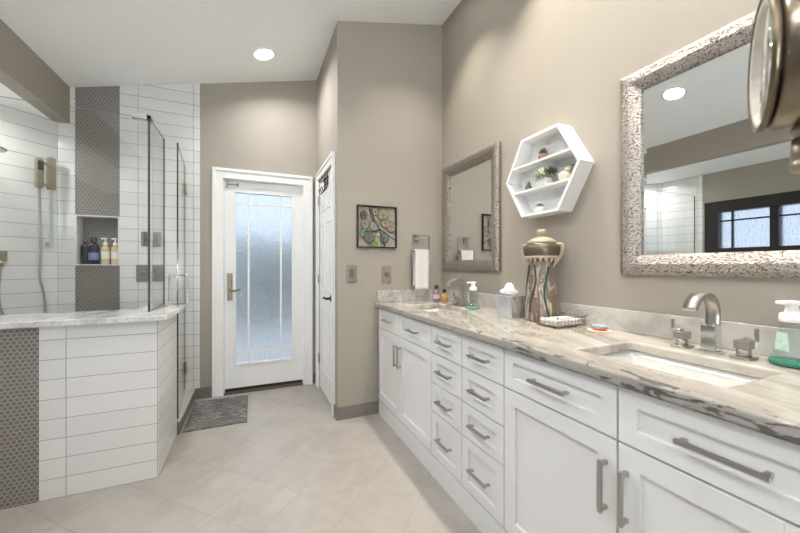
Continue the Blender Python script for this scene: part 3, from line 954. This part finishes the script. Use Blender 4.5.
t = thing('tissue_box', 'shiny silver tissue box cover beside the tall painted jar', 'tissue box', (1.355, 1.535, CT), (0, 0, .10))
b = NB(); bx(b, -.056, .056, -.056, .056, 0, .128, .004)
part('cover', b, plain('rippled_mirror_metal', (.80, .82, .86), .22, .85, bump=.6, bscale=14), t)
b = NB()
n = 9
for (ph, R0, hh) in ((0, .042, .055), (1.3, .030, .070), (2.2, .045, .040)):
    vs = [[b.verts.new((math.cos(2 * PI * i / 16 + ph) * R0 * (.35 + .65 * math.sin(PI * min(1, j / 4))) * (1 + .25 * math.sin(3 * 2 * PI * i / 16 + ph)), math.sin(2 * PI * i / 16 + ph) * R0 * (.35 + .65 * math.sin(PI * min(1, j / 4))) * (1 + .2 * math.sin(4 * 2 * PI * i / 16)) + .008 * ph, .128 + hh * j / 5 * (1 + .3 * math.sin(2 * 2 * PI * i / 16 + ph)))) for i in range(16)] for j in range(5)]
    for j in range(4):
        for i in range(16): b.faces.new((vs[j][i], vs[j][(i + 1) % 16], vs[j + 1][(i + 1) % 16], vs[j + 1][i])).smooth = True
    b.faces.new(vs[-1])
part('tissue', b, TISSUE, t)
t = thing('toothbrush_cup', 'small pearly square cup between the silver tissue box and painted jar', 'cup', (1.445, 1.500, CT))
b = NB()
bx(b, -.024, .024, -.024, .024, 0, .004); 
for q in ((-.024, -.020, -.024, .024), (.020, .024, -.024, .024), (-.020, .020, -.024, -.020), (-.020, .020, .020, .024)): bx(b, *q, .004, .078)
part('body', b, plain('pearl', (.58, .57, .53), .25, .3), t)

t = thing('napkin_tray', 'low wire tray holding folded white hand towels in front of the jar', 'tray', (1.405, 1.235, CT), (0, 0, .04))
b = NB(); bx(b, -.095, .095, -.060, .060, .006, .010)
tx, ty = .097, .062
for z in (.008, .026, .044):
    tube(b, [(-tx, -ty, z), (tx, -ty, z), (tx, ty, z), (-tx, ty, z), (-tx, -ty, z)], .0018, 6)
for i in range(9):
    x = -tx + 2 * tx * i / 8
    for y in (-ty, ty): tube(b, [(x, y, .006), (x, y, .046)], .0014, 6)
for i in range(6):
    y = -ty + 2 * ty * i / 5
    for x in (-tx, tx): tube(b, [(x, y, .006), (x, y, .046)], .0014, 6)
for x in (-tx, tx):
    for y in (-ty, ty): ball(b, (x, y, .004), .004, 2); ball(b, (x, y, .050), .005, 2)
part('wire_basket', b, BRASSN, t)
tt = NB()
for i in range(4): bx(tt, -.088 + .002 * (i % 2), .088 - .001 * i, -.053 + .001 * i, .053, .0005 + .0062 * i, .0062 + .0062 * i, .0025)
tag(link_mesh('folded_hand_towels', tt, TOWEL, None, (1.405, 1.235, CT + .0103), (0, 0, .04)), 'stack of folded white paper hand towels inside the wire tray', 'towels')

t = thing('ring_dish', 'little clear dish with orange and blue enamel near the near basin', 'dish', (1.440, 1.055, CT))
b = NB(); lathe(b, [(.045, 0), (.052, .003), (.050, .005), (.01, .0045)], 28); part('saucer', b, plain('cream_saucer', (.72, .66, .52), .3), t)
b = NB(); lathe(b, [(.024, .0055), (.032, .012), (.033, .018), (.028, .016), (.006, .010)], 28); part('orange_bowl', b, plain('orange_enamel', (.75, .16, .04), .2), t)
b = NB(); lathe(b, [(.0335, .018), (.035, .024), (.036, .027), (.032, .026), (.031, .018)], 28); part('blue_rim', b, plain('blue_enamel', (.35, .45, .55), .2), t)

def foam_soap(loc, label, liquid, s=1.0):
    t = thing('soap_dispenser', label, 'soap dispenser', loc, (0, 0, -.3))
    t.scale = (s, s, s)
    b = NB(); lathe(b, [(.046, 0), (.050, .006), (.048, .022), (.040, .030), (.030, .075), (.026, .110), (.024, .128), (.020, .132)], 32)
    part('bottle', b, SMALLGLASS, t)
    b = NB(); lathe(b, [(.0462, .0025), (.0475, .006), (.0468, .013), (.046, .0155), (.002, .0156)], 32)
    part('liquid_soap', b, plain(label[:4] + '_liquid', liquid, .2), t)
    b = NB(); prism(b, [(-.018, .045), (.018, .045), (.013, .098), (-.013, .098)], 'x', -.0342, -.0338)
    part('bottle_label', b, plain('label_paper', (.50, .66, .56), .5, var=.3, scale=90), t)
    b = NB(); lathe(b, [(.025, .128), (.027, .134), (.026, .152), (.016, .156), (.013, .176), (.018, .180), (.019, .190), (.002, .192)], 28)
    bx(b, -.046, .0, -.009, .009, .181, .191, .003)
    part('pump', b, plain('white_plastic', (.82, .82, .79), .35), t)
    return t
foam_soap((1.458, .462, CT), 'clear foaming soap bottle with white pump and deep green liquid by the near faucet', (.01, .19, .11))
foam_soap((1.405, 1.965, CT), 'clear foaming soap bottle with white pump and pale teal liquid by the far faucet', (.20, .42, .36), .97)

t = thing('lotion_bottle', 'small plum bottle with dark round cap in the corner behind the far basin', 'bottle', (1.435, 2.530, CT))
b = NB(); lathe(b, [(.022, 0), (.026, .01), (.026, .065), (.020, .085), (.010, .095), (.010, .105)], 20); part('bottle', b, plain('plum_liquid', (.30, .17, .22), .2), t)
b = NB(); lathe(b, [(.013, .103), (.018, .110), (.018, .128), (.010, .136)], 20); part('cap', b, plain('dark_cap', (.06, .03, .025), .35), t)
b = NB(); lathe(b, [(.0265, .02), (.0265, .055)], 20, cap=False); part('bottle_label', b, plain('lilac_label', (.50, .42, .52), .5), t)
t = thing('lotion_bottle', 'squat amber bottle with black square cap beside the far faucet', 'bottle', (1.455, 2.435, CT))
b = NB(); lathe(b, [(.024, 0), (.028, .008), (.028, .045), (.020, .062), (.009, .070), (.009, .080)], 20); part('bottle', b, plain('amber_liquid', (.42, .26, .08), .15), t)
b = NB(); bx(b, -.012, .012, -.012, .012, .078, .104, .003); part('cap', b, BLACKM, t)

# ------------------------------------------------------------------ end wall: art, plates, towel
t = thing('wall_art', 'square black metal frame filled with painted metal lily pads on the end wall', 'wall art', (.938, YP - .002, 1.351))
w = .1715
b = NB()
fwid = .011
for q in ((-w, w, 0, fwid), (-w, w, .343 - fwid, .343), (-w, -w + fwid, fwid, .343 - fwid), (w - fwid, w, fwid, .343 - fwid)):
    bx(b, q[0], q[1], -.020, 0, q[2], q[3], .001)
part('frame', b, BLACKM, t)
b = NB()
def P2(x, z, y=-.012): return (-w + x * .343, y, z * .343)
for pts in (([.30, .97], [.38, .80], [.44, .62], [.52, .50]), ([.20, .38], [.40, .38], [.56, .45]), ([.50, .50], [.70, .36], [.95, .20]), ([.55, .45], [.62, .25], [.70, .03]), ([.30, .97], [.34, .75], [.42, .62])):
    tube(b, smooth_path([P2(*p) for p in pts], 4), .0035, 6)
part('stem', b, BLACKM, t)
pads = [(.17, .77, .085, (.22, .17, .16)), (.45, .86, .08, (.50, .47, .32)), (.65, .80, .115, (.48, .44, .28)), (.20, .56, .10, (.46, .38, .25)),
        (.42, .52, .10, (.40, .46, .36)), (.70, .60, .09, (.52, .47, .34)), (.86, .52, .115, (.50, .44, .30)), (.17, .35, .09, (.30, .40, .34)),
        (.30, .23, .10, (.22, .24, .20)), (.46, .14, .125, (.46, .50, .20)), (.68, .24, .10, (.24, .32, .28))]
for i, (px_, pz, pr, c) in enumerate(pads):
    b = NB(); r = pr * .343 * 1.18
    lathe(b, [(r * .98, .0), (r, .0035), (r * .8, .0015), (r * .5, .0035), (r * .2, .001), (.001, .003)], 24)
    xf(b, Matrix.Translation(P2(px_, pz, -.006 - .003 * (i % 3))) @ Matrix.Rotation(PI / 2, 4, 'X') @ Matrix.Scale(.85 + .1 * (i % 3), 4, (1, 0, 0)))
    pad = part('lily_pad', b, [plain('pad_paint', tuple(k * .62 for k in c), .5, .2, var=.45, scale=35)], t)
    b = NB()
    tube(b, [(math.cos(2 * PI * k / 24) * r, math.sin(2 * PI * k / 24) * r, .002) for k in range(25)], .0022, 6)
    for k in range(5): tube(b, [(0, 0, .0035), (math.cos(1.3 * k + i) * r * .9, math.sin(1.3 * k + i) * r * .9, .004)], .001, 4)
    xf(b, Matrix.Translation(P2(px_, pz, -.006 - .003 * (i % 3))) @ Matrix.Rotation(PI / 2, 4, 'X') @ Matrix.Scale(.85 + .1 * (i % 3), 4, (1, 0, 0)))
    part('wire_outline', b, BLACKM, pad)

def plate(x, z, label, kind):
    t = thing('switch_plate', label, 'switch', (x, YP - .001, z), group=None)
    b = NB(); bx(b, -.0425, .0425, -.006, 0, -.070, .070, .003); part('cover_plate', b, PLATE, t)
    b = NB()
    if kind: bx(b, -.018, .018, -.010, -.005, -.018, .018, .002)
    else: bx(b, -.017, .017, -.010, -.005, -.034, .034, .002)
    part('rocker' if not kind else 'dial', b, PLATE2, t)
plate(.726, 1.146, 'bronze rocker switch plate near the closet corner', 0)
plate(1.022, 1.133, 'bronze plate with square control left of the towel ring', 1)

t = thing('towel_ring', 'square brushed metal towel ring above the end of the worktop', 'towel ring', (1.325, YP, 1.40))
b = NB(); bx(b, -.070, -.012, -.014, -.001, .015, .068, .002); part('mount', b, RINGM, t)
b = NB()
r = .006
tube(b, [(-.040, -.010, .060), (-.040, -.052, .060)], r, 4, square=True)
tube(b, [(-.070, -.052, .064), (.074, -.052, .064), (.074, -.052, -.072)], r, 4, square=True)
tube(b, [(.074, -.052, -.072), (-.096, -.052, -.072)], r, 4, square=True)
tube(b, [(-.096, -.052, -.050), (-.096, -.052, -.39)], r * .8, 4, square=True)
part('ring_bar', b, RINGM, t)
b = NB()
def towel_sheet(yo, yi, zb):
    N = 14
    vs = []
    for j in range(N + 1):
        z = zb + (-.062 - zb) * j / N
        row = []
        for i in range(9):
            x = -.072 + .132 * i / 8
            row.append((x, yo + .003 * math.sin(i * 1.7) * (1 - j / N), z))
        vs.append(row)
    return vs
A = towel_sheet(-.066, 0, -.395); B_ = towel_sheet(-.038, 0, -.36)
for S_, off in ((A, -.006), (B_, .006)):
    fr = [[b.verts.new(p) for p in r_] for r_ in S_]; bk = [[b.verts.new((p[0], p[1] + off, p[2])) for p in r_] for r_ in S_]
    for j in range(14):
        for i in range(8):
            b.faces.new((fr[j][i], fr[j][i + 1], fr[j + 1][i + 1], fr[j + 1][i])).smooth = True
            b.faces.new((bk[j][i], bk[j + 1][i], bk[j + 1][i + 1], bk[j][i + 1])).smooth = True
        for i in (0, 8): b.faces.new((fr[j][i], fr[j + 1][i], bk[j + 1][i], bk[j][i]))
    for i in range(8): b.faces.new((fr[0][i], bk[0][i], bk[0][i + 1], fr[0][i + 1]))
bx(b, -.072, .060, -.073, -.031, -.066, -.056, .004)
tag(link_mesh('hand_towel', b, TOWEL, None, (1.325, YP, 1.40)), 'white hand towel folded over the square towel ring', 'towel')

# ------------------------------------------------------------------ shower glass
def pane(y_or_x, a0, a1, z0, z1, axis, th=.010):
    """glass slab, edge faces carry the green edge material"""
    b = NB()
    if axis == 'x': bx(b, a0, a1, y_or_x - th / 2, y_or_x + th / 2, z0, z1)
    else: bx(b, y_or_x - th / 2, y_or_x + th / 2, a0, a1, z0, z1)
    bmesh.ops.recalc_face_normals(b, faces=b.faces)
    for f in b.faces:
        n = f.normal
        main = abs(n.y) > .9 if axis == 'x' else abs(n.x) > .9
        f.material_index = 0 if main else (2 if abs(n.z) > .9 else 1)
    return b
t = thing('shower_glass_panel', 'long fixed clear glass panel standing on the front of the shower half wall', 'glass panel', (0, 0, 0))
part('glass', pane(2.50, XL + .004, -.578, .9255, 2.10, 'x'), [GLASS, GEDGE, GTOP], t)
t = thing('shower_glass_panel', 'short clear glass return panel beside the shower door', 'glass panel', (0, 0, 0))
part('glass', pane(-.570, 2.495, 2.875, .9255, 2.10, 'y'), [GLASS, GEDGE, GTOP], t)
b = NB(); bx(b, -.580, -.560, 2.53, 2.875, .9253, .940)
part('channel', b, NICKEL, t)
b = NB()
bx(b, -.655, -.552, 2.485, 2.515, 2.085, 2.112, .003); bx(b, -.585, -.555, 2.485, 2.56, 2.085, 2.112, .003)
tag(link_mesh('corner_clamp', b, NICKEL), 'brushed metal clamp at the top glass corner of the shower', 'clamp')

ang = math.atan2(-.488 + .545, 3.545 - 2.885)
t = thing('shower_door', 'frameless clear glass shower door standing slightly ajar', 'shower door', (-.548, 3.548, 0), (0, 0, ang))
b = NB(); bx(b, -.005, .005, -.664, -.004, .105, 2.09)
bmesh.ops.recalc_face_normals(b, faces=b.faces)
for f in b.faces: f.material_index = 0 if abs(f.normal.x) > .9 else (2 if abs(f.normal.z) > .9 else 1)
part('glass', b, [GLASS, GEDGE, GTOP], t, fix=False)
for z in (.30, 1.885):
    b = NB(); bx(b, -.015, -.0055, -.060, .012, z - .045, z + .045, .002); bx(b, .0055, .015, -.060, .012, z - .045, z + .045, .002); bx(b, -.012, .012, -.003, .012, z - .045, z + .045)
    part('hinge', b, BRASSN, t)
b = NB()
for s in (-1, 1):
    x = s * .060
    tube(b, [(s * .005, -.575, 1.135), (x, -.575, 1.135), (x, -.575, .925), (s * .005, -.575, .925)], .0085, 8)
part('pull_handle', b, CHROME, t)

# ------------------------------------------------------------------ shower fittings
def diag(s, out, z): # position on the diagonal wall: s along it from the corner, out into the shower
    k = .70711
    return (-1.416 - s + out * k, 3.57 - s - out * k, z)
t = thing('shower_rail', 'slim slide rail on the diagonal tile wall near the corner', 'shower rail', diag(.045, 0, 0), (0, 0, math.radians(45)))
# local x runs along the wall toward the corner, local -y points into the shower
b = NB(); bx(b, -.012, .012, -.060, -.048, 1.34, 2.05, .003); bx(b, -.010, .010, -.050, 0, 1.36, 1.39); bx(b, -.010, .010, -.050, 0, 2.00, 2.03)
part('rail', b, plain('polished_rail', (.55, .59, .62), .35, .3), t)
b = NB(); bx(b, -.022, .022, -.075, -.040, 1.79, 2.035, .004)
part('slider', b, BRASSN, t)
b = NB(); bx(b, -.098, -.054, -.095, -.055, 1.79, 2.01, .010); bx(b, -.056, -.015, -.075, -.058, 1.97, 1.99); bx(b, -.056, -.015, -.075, -.058, 1.81, 1.83)
hd = part('hand_shower', b, BRASSN, t)
b = NB(); bx(b, -.092, -.060, -.098, -.094, 1.92, 1.99, .001); part('spray_face', b, plain('dark_rubber', (.05, .05, .045), .5), hd)
b = NB()
tube(b, smooth_path([(-.076, -.075, 1.795), (-.073, -.075, 1.60), (-.065, -.070, 1.30), (-.070, -.070, 1.12), (-.045, -.068, .98), (-.040, -.07, .82), (-.075, -.07, .62), (-.14, -.065, .48)], 8), .0085, 8)
part('hose', b, DNICKEL, hd)
t = thing('shower_outlet', 'square water outlet with dangling hose at the left edge of the glass', 'shower fitting', diag(.225, 0, 0), (0, 0, math.radians(45)))
b = NB(); bx(b, -.050, .030, -.030, 0, 1.235, 1.310, .004); tube(b, [(.0, -.022, 1.24), (.0, -.024, 1.20)], .014, 12); part('outlet', b, BRASSN, t)
b = NB(); tube(b, smooth_path([(0, -.024, 1.21), (-.012, -.026, 1.05), (-.006, -.028, .92), (.03, -.03, .78), (.04, -.03, .6)], 8), .0085, 8); part('hose', b, DNICKEL, t)
t = thing('rain_shower_head', 'flat rain shower head on a wall arm at the left edge', 'shower head', diag(.33, 0, 0), (0, 0, math.radians(45)))
b = NB(); tube(b, [(0, 0, 2.03), (0, -.20, 2.03), (0, -.22, 2.0)], .011, 10); part('arm', b, DNICKEL, t)
b = NB(); lathe(b, [(.10, 1.965), (.105, 1.972), (.10, 1.98), (.03, 1.99), (.015, 2.005)], 28, 0, -.22, 0); part('head', b, DNICKEL, t)

def valve(x0, x1, z0, z1, label, lever=False):
    t = thing('shower_valve', label, 'shower valve', ((x0 + x1) / 2, YD - .0065, (z0 + z1) / 2))
    w, h = (x1 - x0) / 2, (z1 - z0) / 2
    b = NB(); bx(b, -w, w, -.008, 0, -h, h, .002); part('valve_plate', b, RINGM, t)
    b = NB(); tube(b, [(0, -.008, 0), (0, -.045, 0)], min(w, h) * .35, 16)
    if lever: bx(b, -.008, .075, -.055, -.040, -.007, .007, .002)
    else: bx(b, -.006, .006, -.050, -.040, -.035, .035, .002)
    part('knob', b, RINGM, t)
valve(-.870, -.815, 1.375, 1.500, 'small upper left shower valve plate beside the niche column')
valve(-.785, -.730, 1.375, 1.500, 'small upper right shower valve plate behind the glass return')
valve(-.905, -.815, 1.072, 1.215, 'large lower left shower valve plate with lever', True)
valve(-.790, -.700, 1.072, 1.215, 'large lower right shower valve plate behind the glass return')

NZ = 1.219
t = thing('shampoo_bottle', 'plain black bottle at the left of the shower niche', 'bottle', (-1.262, YD + .045, NZ))
b = NB(); lathe(b, [(.026, 0), (.029, .006), (.029, .140), (.024, .158), (.012, .165), (.012, .180)], 24, sx=1, sy=.7); part('bottle', b, plain('black_plastic', (.015, .015, .02), .25), t)
t = thing('shampoo_bottle', 'tall black bottle with blue print and pump cap in the shower niche', 'bottle', (-1.205, YD + .040, NZ))
b = NB(); lathe(b, [(.030, 0), (.034, .006), (.034, .145), (.028, .165), (.014, .172), (.014, .185)], 24, sx=1, sy=.75); part('bottle', b, plain('dark_navy_plastic', (.015, .018, .035), .25), t)
b = NB(); lathe(b, [(.019, .185), (.021, .190), (.020, .222), (.010, .228)], 20); part('cap', b, plain('black_cap', (.012, .012, .012), .4), t)
b = NB(); lathe(b, [(.0345, .035), (.0345, .095)], 24, sx=1, sy=.76, cap=False); part('bottle_label', b, plain('blue_print_label', (.16, .20, .42), .4, var=.9, scale=70), t)
for x, c, lb in ((-1.128, (.62, .50, .33), 'clear pump bottle with golden liquid in the middle of the shower niche'), (-1.062, (.66, .50, .30), 'white capped amber bottle at the right of the shower niche')):
    t = thing('pump_bottle', lb, 'bottle', (x, YD + .040, NZ))
    b = NB(); lathe(b, [(.026, 0), (.029, .006), (.029, .130), (.024, .146), (.012, .152), (.012, .160)], 24, sx=1, sy=.8); part('bottle', b, plain('golden_soap', c, .2, var=.15), t)
    b = NB(); lathe(b, [(.0296, .045), (.0296, .105)], 24, sx=1, sy=.81, cap=False); part('bottle_label', b, plain('cream_label', (.78, .74, .64), .5), t)
    b = NB(); lathe(b, [(.014, .158), (.016, .162), (.015, .178), (.006, .182), (.006, .205), (.012, .208), (.012, .220)], 20); bx(b, -.028, .0, -.006, .006, .210, .219, .002)
    part('pump', b, plain('white_pump', (.85, .85, .82), .35), t)

# ------------------------------------------------------------------ rug
def rug_mat():
    s = NT('woven_grey'); co = s.coords()
    n = s.noise(s.vscale(co, (14, 60, 10)), 1.6, 5, .75)
    n2 = s.noise(co, 3.5, 3)
    f = s.math('ADD', s.math('MULTIPLY', n, .75), s.math('MULTIPLY', n2, .25))
    s.color(s.ramp(f, [(.36, (.03, .028, .026)), (.48, (.11, .107, .10)), (.58, (.24, .235, .22)), (.72, (.36, .35, .33))]))
    s.set(.95); s.bump(n, .9, .006)
    return s.m
b = NB()
n = 44
RX0, RX1, RY0, RY1 = -.458, -.035, 2.880, 3.470
xs_ = [RX0 + (RX1 - RX0) * i / 60 for i in range(61)]; ys_ = [RY0 + (RY1 - RY0) * j / 132 for j in range(133)]
top = [[b.verts.new((x, y, .010 + .0035 * math.sin(j * 2 * PI / 3) + random.uniform(-.001, .001))) for x in xs_] for j, y in enumerate(ys_)]
for j in range(132):
    for i in range(60): b.faces.new((top[j][i], top[j][i + 1], top[j + 1][i + 1], top[j + 1][i])).smooth = True
bot = [b.verts.new(p) for p in ((RX0, RY0, .0005), (RX1, RY0, .0005), (RX1, RY1, .0005), (RX0, RY1, .0005))]
b.faces.new(bot[::-1])
b.faces.new([bot[0], bot[1]] + top[0][::-1]); b.faces.new([bot[2], bot[3]] + top[-1]); b.faces.new([bot[1], bot[2]] + [r_[-1] for r_ in top[::-1]]); b.faces.new([bot[3], bot[0]] + [r_[0] for r_ in top])
rg = tag(link_mesh('bath_mat', b, rug_mat(), fix=False), 'grey ribbed woven mat on the tile floor before the glazed door', 'bath mat')

# ------------------------------------------------------------------ magnifying mirror on its arm
mk = thing('makeup_mirror', 'round magnifying makeup mirror on a swing arm at the top right', 'mirror', (.796, .254, 1.534))
MM = Matrix.Rotation(math.radians(-62), 4, 'Z') @ Matrix.Rotation(math.radians(90), 4, 'Y') @ Matrix.Rotation(math.radians(0), 4, 'X')
def mkpart(name, prof, mat, parent=None, n=56):
    b = NB(); lathe(b, prof, n); xf(b, MM); return part(name, b, mat, parent or mk)
mkpart('housing', [(.060, -.030), (.098, -.026), (.107, -.018), (.110, .030), (.104, .044), (.060, .050)], plain('bronze_barrel', (.24, .20, .15), .30, 1.0, var=.15, scale=20))
mkpart('rim', [(.103, -.0262), (.107, -.030), (.105, -.036), (.100, -.036), (.098, -.028)], BRONZE)
mkpart('frosted_band', [(.099, -.0262), (.0985, -.0345), (.0895, -.0325), (.0892, -.027)], plain('frosted_ring', (.70, .67, .60), .3, var=.25, scale=90))
mkpart('magnifying_glass', [(.089, -.0262), (.089, -.0315), (.001, -.0310)], MIRROR)
b = NB()
tube(b, [(.01, -.01, -.104), (.01, -.01, -.135)], .010, 12); ball(b, (.01, -.01, -.118), .014, 2)
tube(b, [(.01, -.01, -.130), (.01, -.01, -.170)], .013, 16); ball(b, (.01, -.01, -.172), .015, 2)
tube(b, smooth_path([(.01, -.01, -.170), (.22, -.10, -.172), (.46, -.16, -.172), (.74, -.14, -.172)]), .010, 12)
part('swing_arm', b, BRASSN, mk)
b = NB(); bx(b, .733, .7575, -.175, -.105, -.23, -.11, .004)
part('wall_bracket', b, BRASSN, mk)

# ------------------------------------------------------------------ downlights
def downlight(x, y, label, energy, group, z=None, tilt=-math.atan(SLOPE), spread=150):
    t = thing('ceiling_light', label, 'ceiling light', (x, y, (z or ceil_z(x)) - .0005), (0, tilt, 0), group)
    b = NB(); lathe(b, [(.096, 0), (.096, -.004), (.084, -.008), (.078, -.004), (.078, 0)], 40)
    part('trim_ring', b, TRIMW, t)
    b = NB(); lathe(b, [(.077, -.001), (.077, -.003), (.001, -.0035)], 40)
    part('lens', b, LENS, t)
    l = bpy.data.lights.new('lamp', 'AREA'); l.shape = 'DISK'; l.size = .09 if spread < 120 else .14; l.energy = energy
    l.color = (1, .925, .80) if spread < 120 else (1, .995, .985); l.spread = math.radians(spread)
    lo = bpy.data.objects.new('lamp', l); col.objects.link(lo); lo.parent = t; lo.location = (0, 0, -.016)
    if spread < 120: lo.rotation_euler = (0, -tilt, 0)
names = {0: 'recessed ceiling light nearest the glazed door', 1: 'recessed ceiling light in front of the shower, seen in the near mirror'}
for i, (x, y) in enumerate(ROOM_LAMPS):
    downlight(x, y, names.get(i, 'recessed ceiling light out of view over the room'), LAMP_ENERGY * (1.05, 1.55, .55, 1.1, .5, 1.0)[i], None if i in names else 'unseen room lights')
for i, (x, y) in enumerate(VANITY_LAMPS):
    downlight(x, y, 'recessed ceiling light above the vanity', VANITY_ENERGY * (.85, 1, .62)[i], 'vanity ceiling lights', spread=92)
downlight(-1.72, 2.95, 'recessed light in the low ceiling of the shower alcove', 5.5, None, z=2.35, tilt=0, spread=165)

# ------------------------------------------------------------------ outside
b = NB(); bx(b, -9, 9, YD + .16, 16, -.25, -.12); bx(b, -9, XL - .17, -6, YD + .16, -.25, -.12)
struct('ground', b, plain('pale_patio', (.74, .72, .68), .9, var=.1), 'pale patio outside', 'ground')
t = thing('hedge', 'dark hedge beyond the patio, blurred by the rain glass', 'hedge', (.3, 8.5, -.12))
b = NB()
for i in range(60):
    ball(b, (random.uniform(-2.2, 2.2), random.uniform(-.3, .3), random.uniform(.3, 1.75)), random.uniform(.25, .4), 2)
part("foliage", b, plain("grey_green_hedge", (.40, .42, .37), .9, var=.3, scale=4), t)
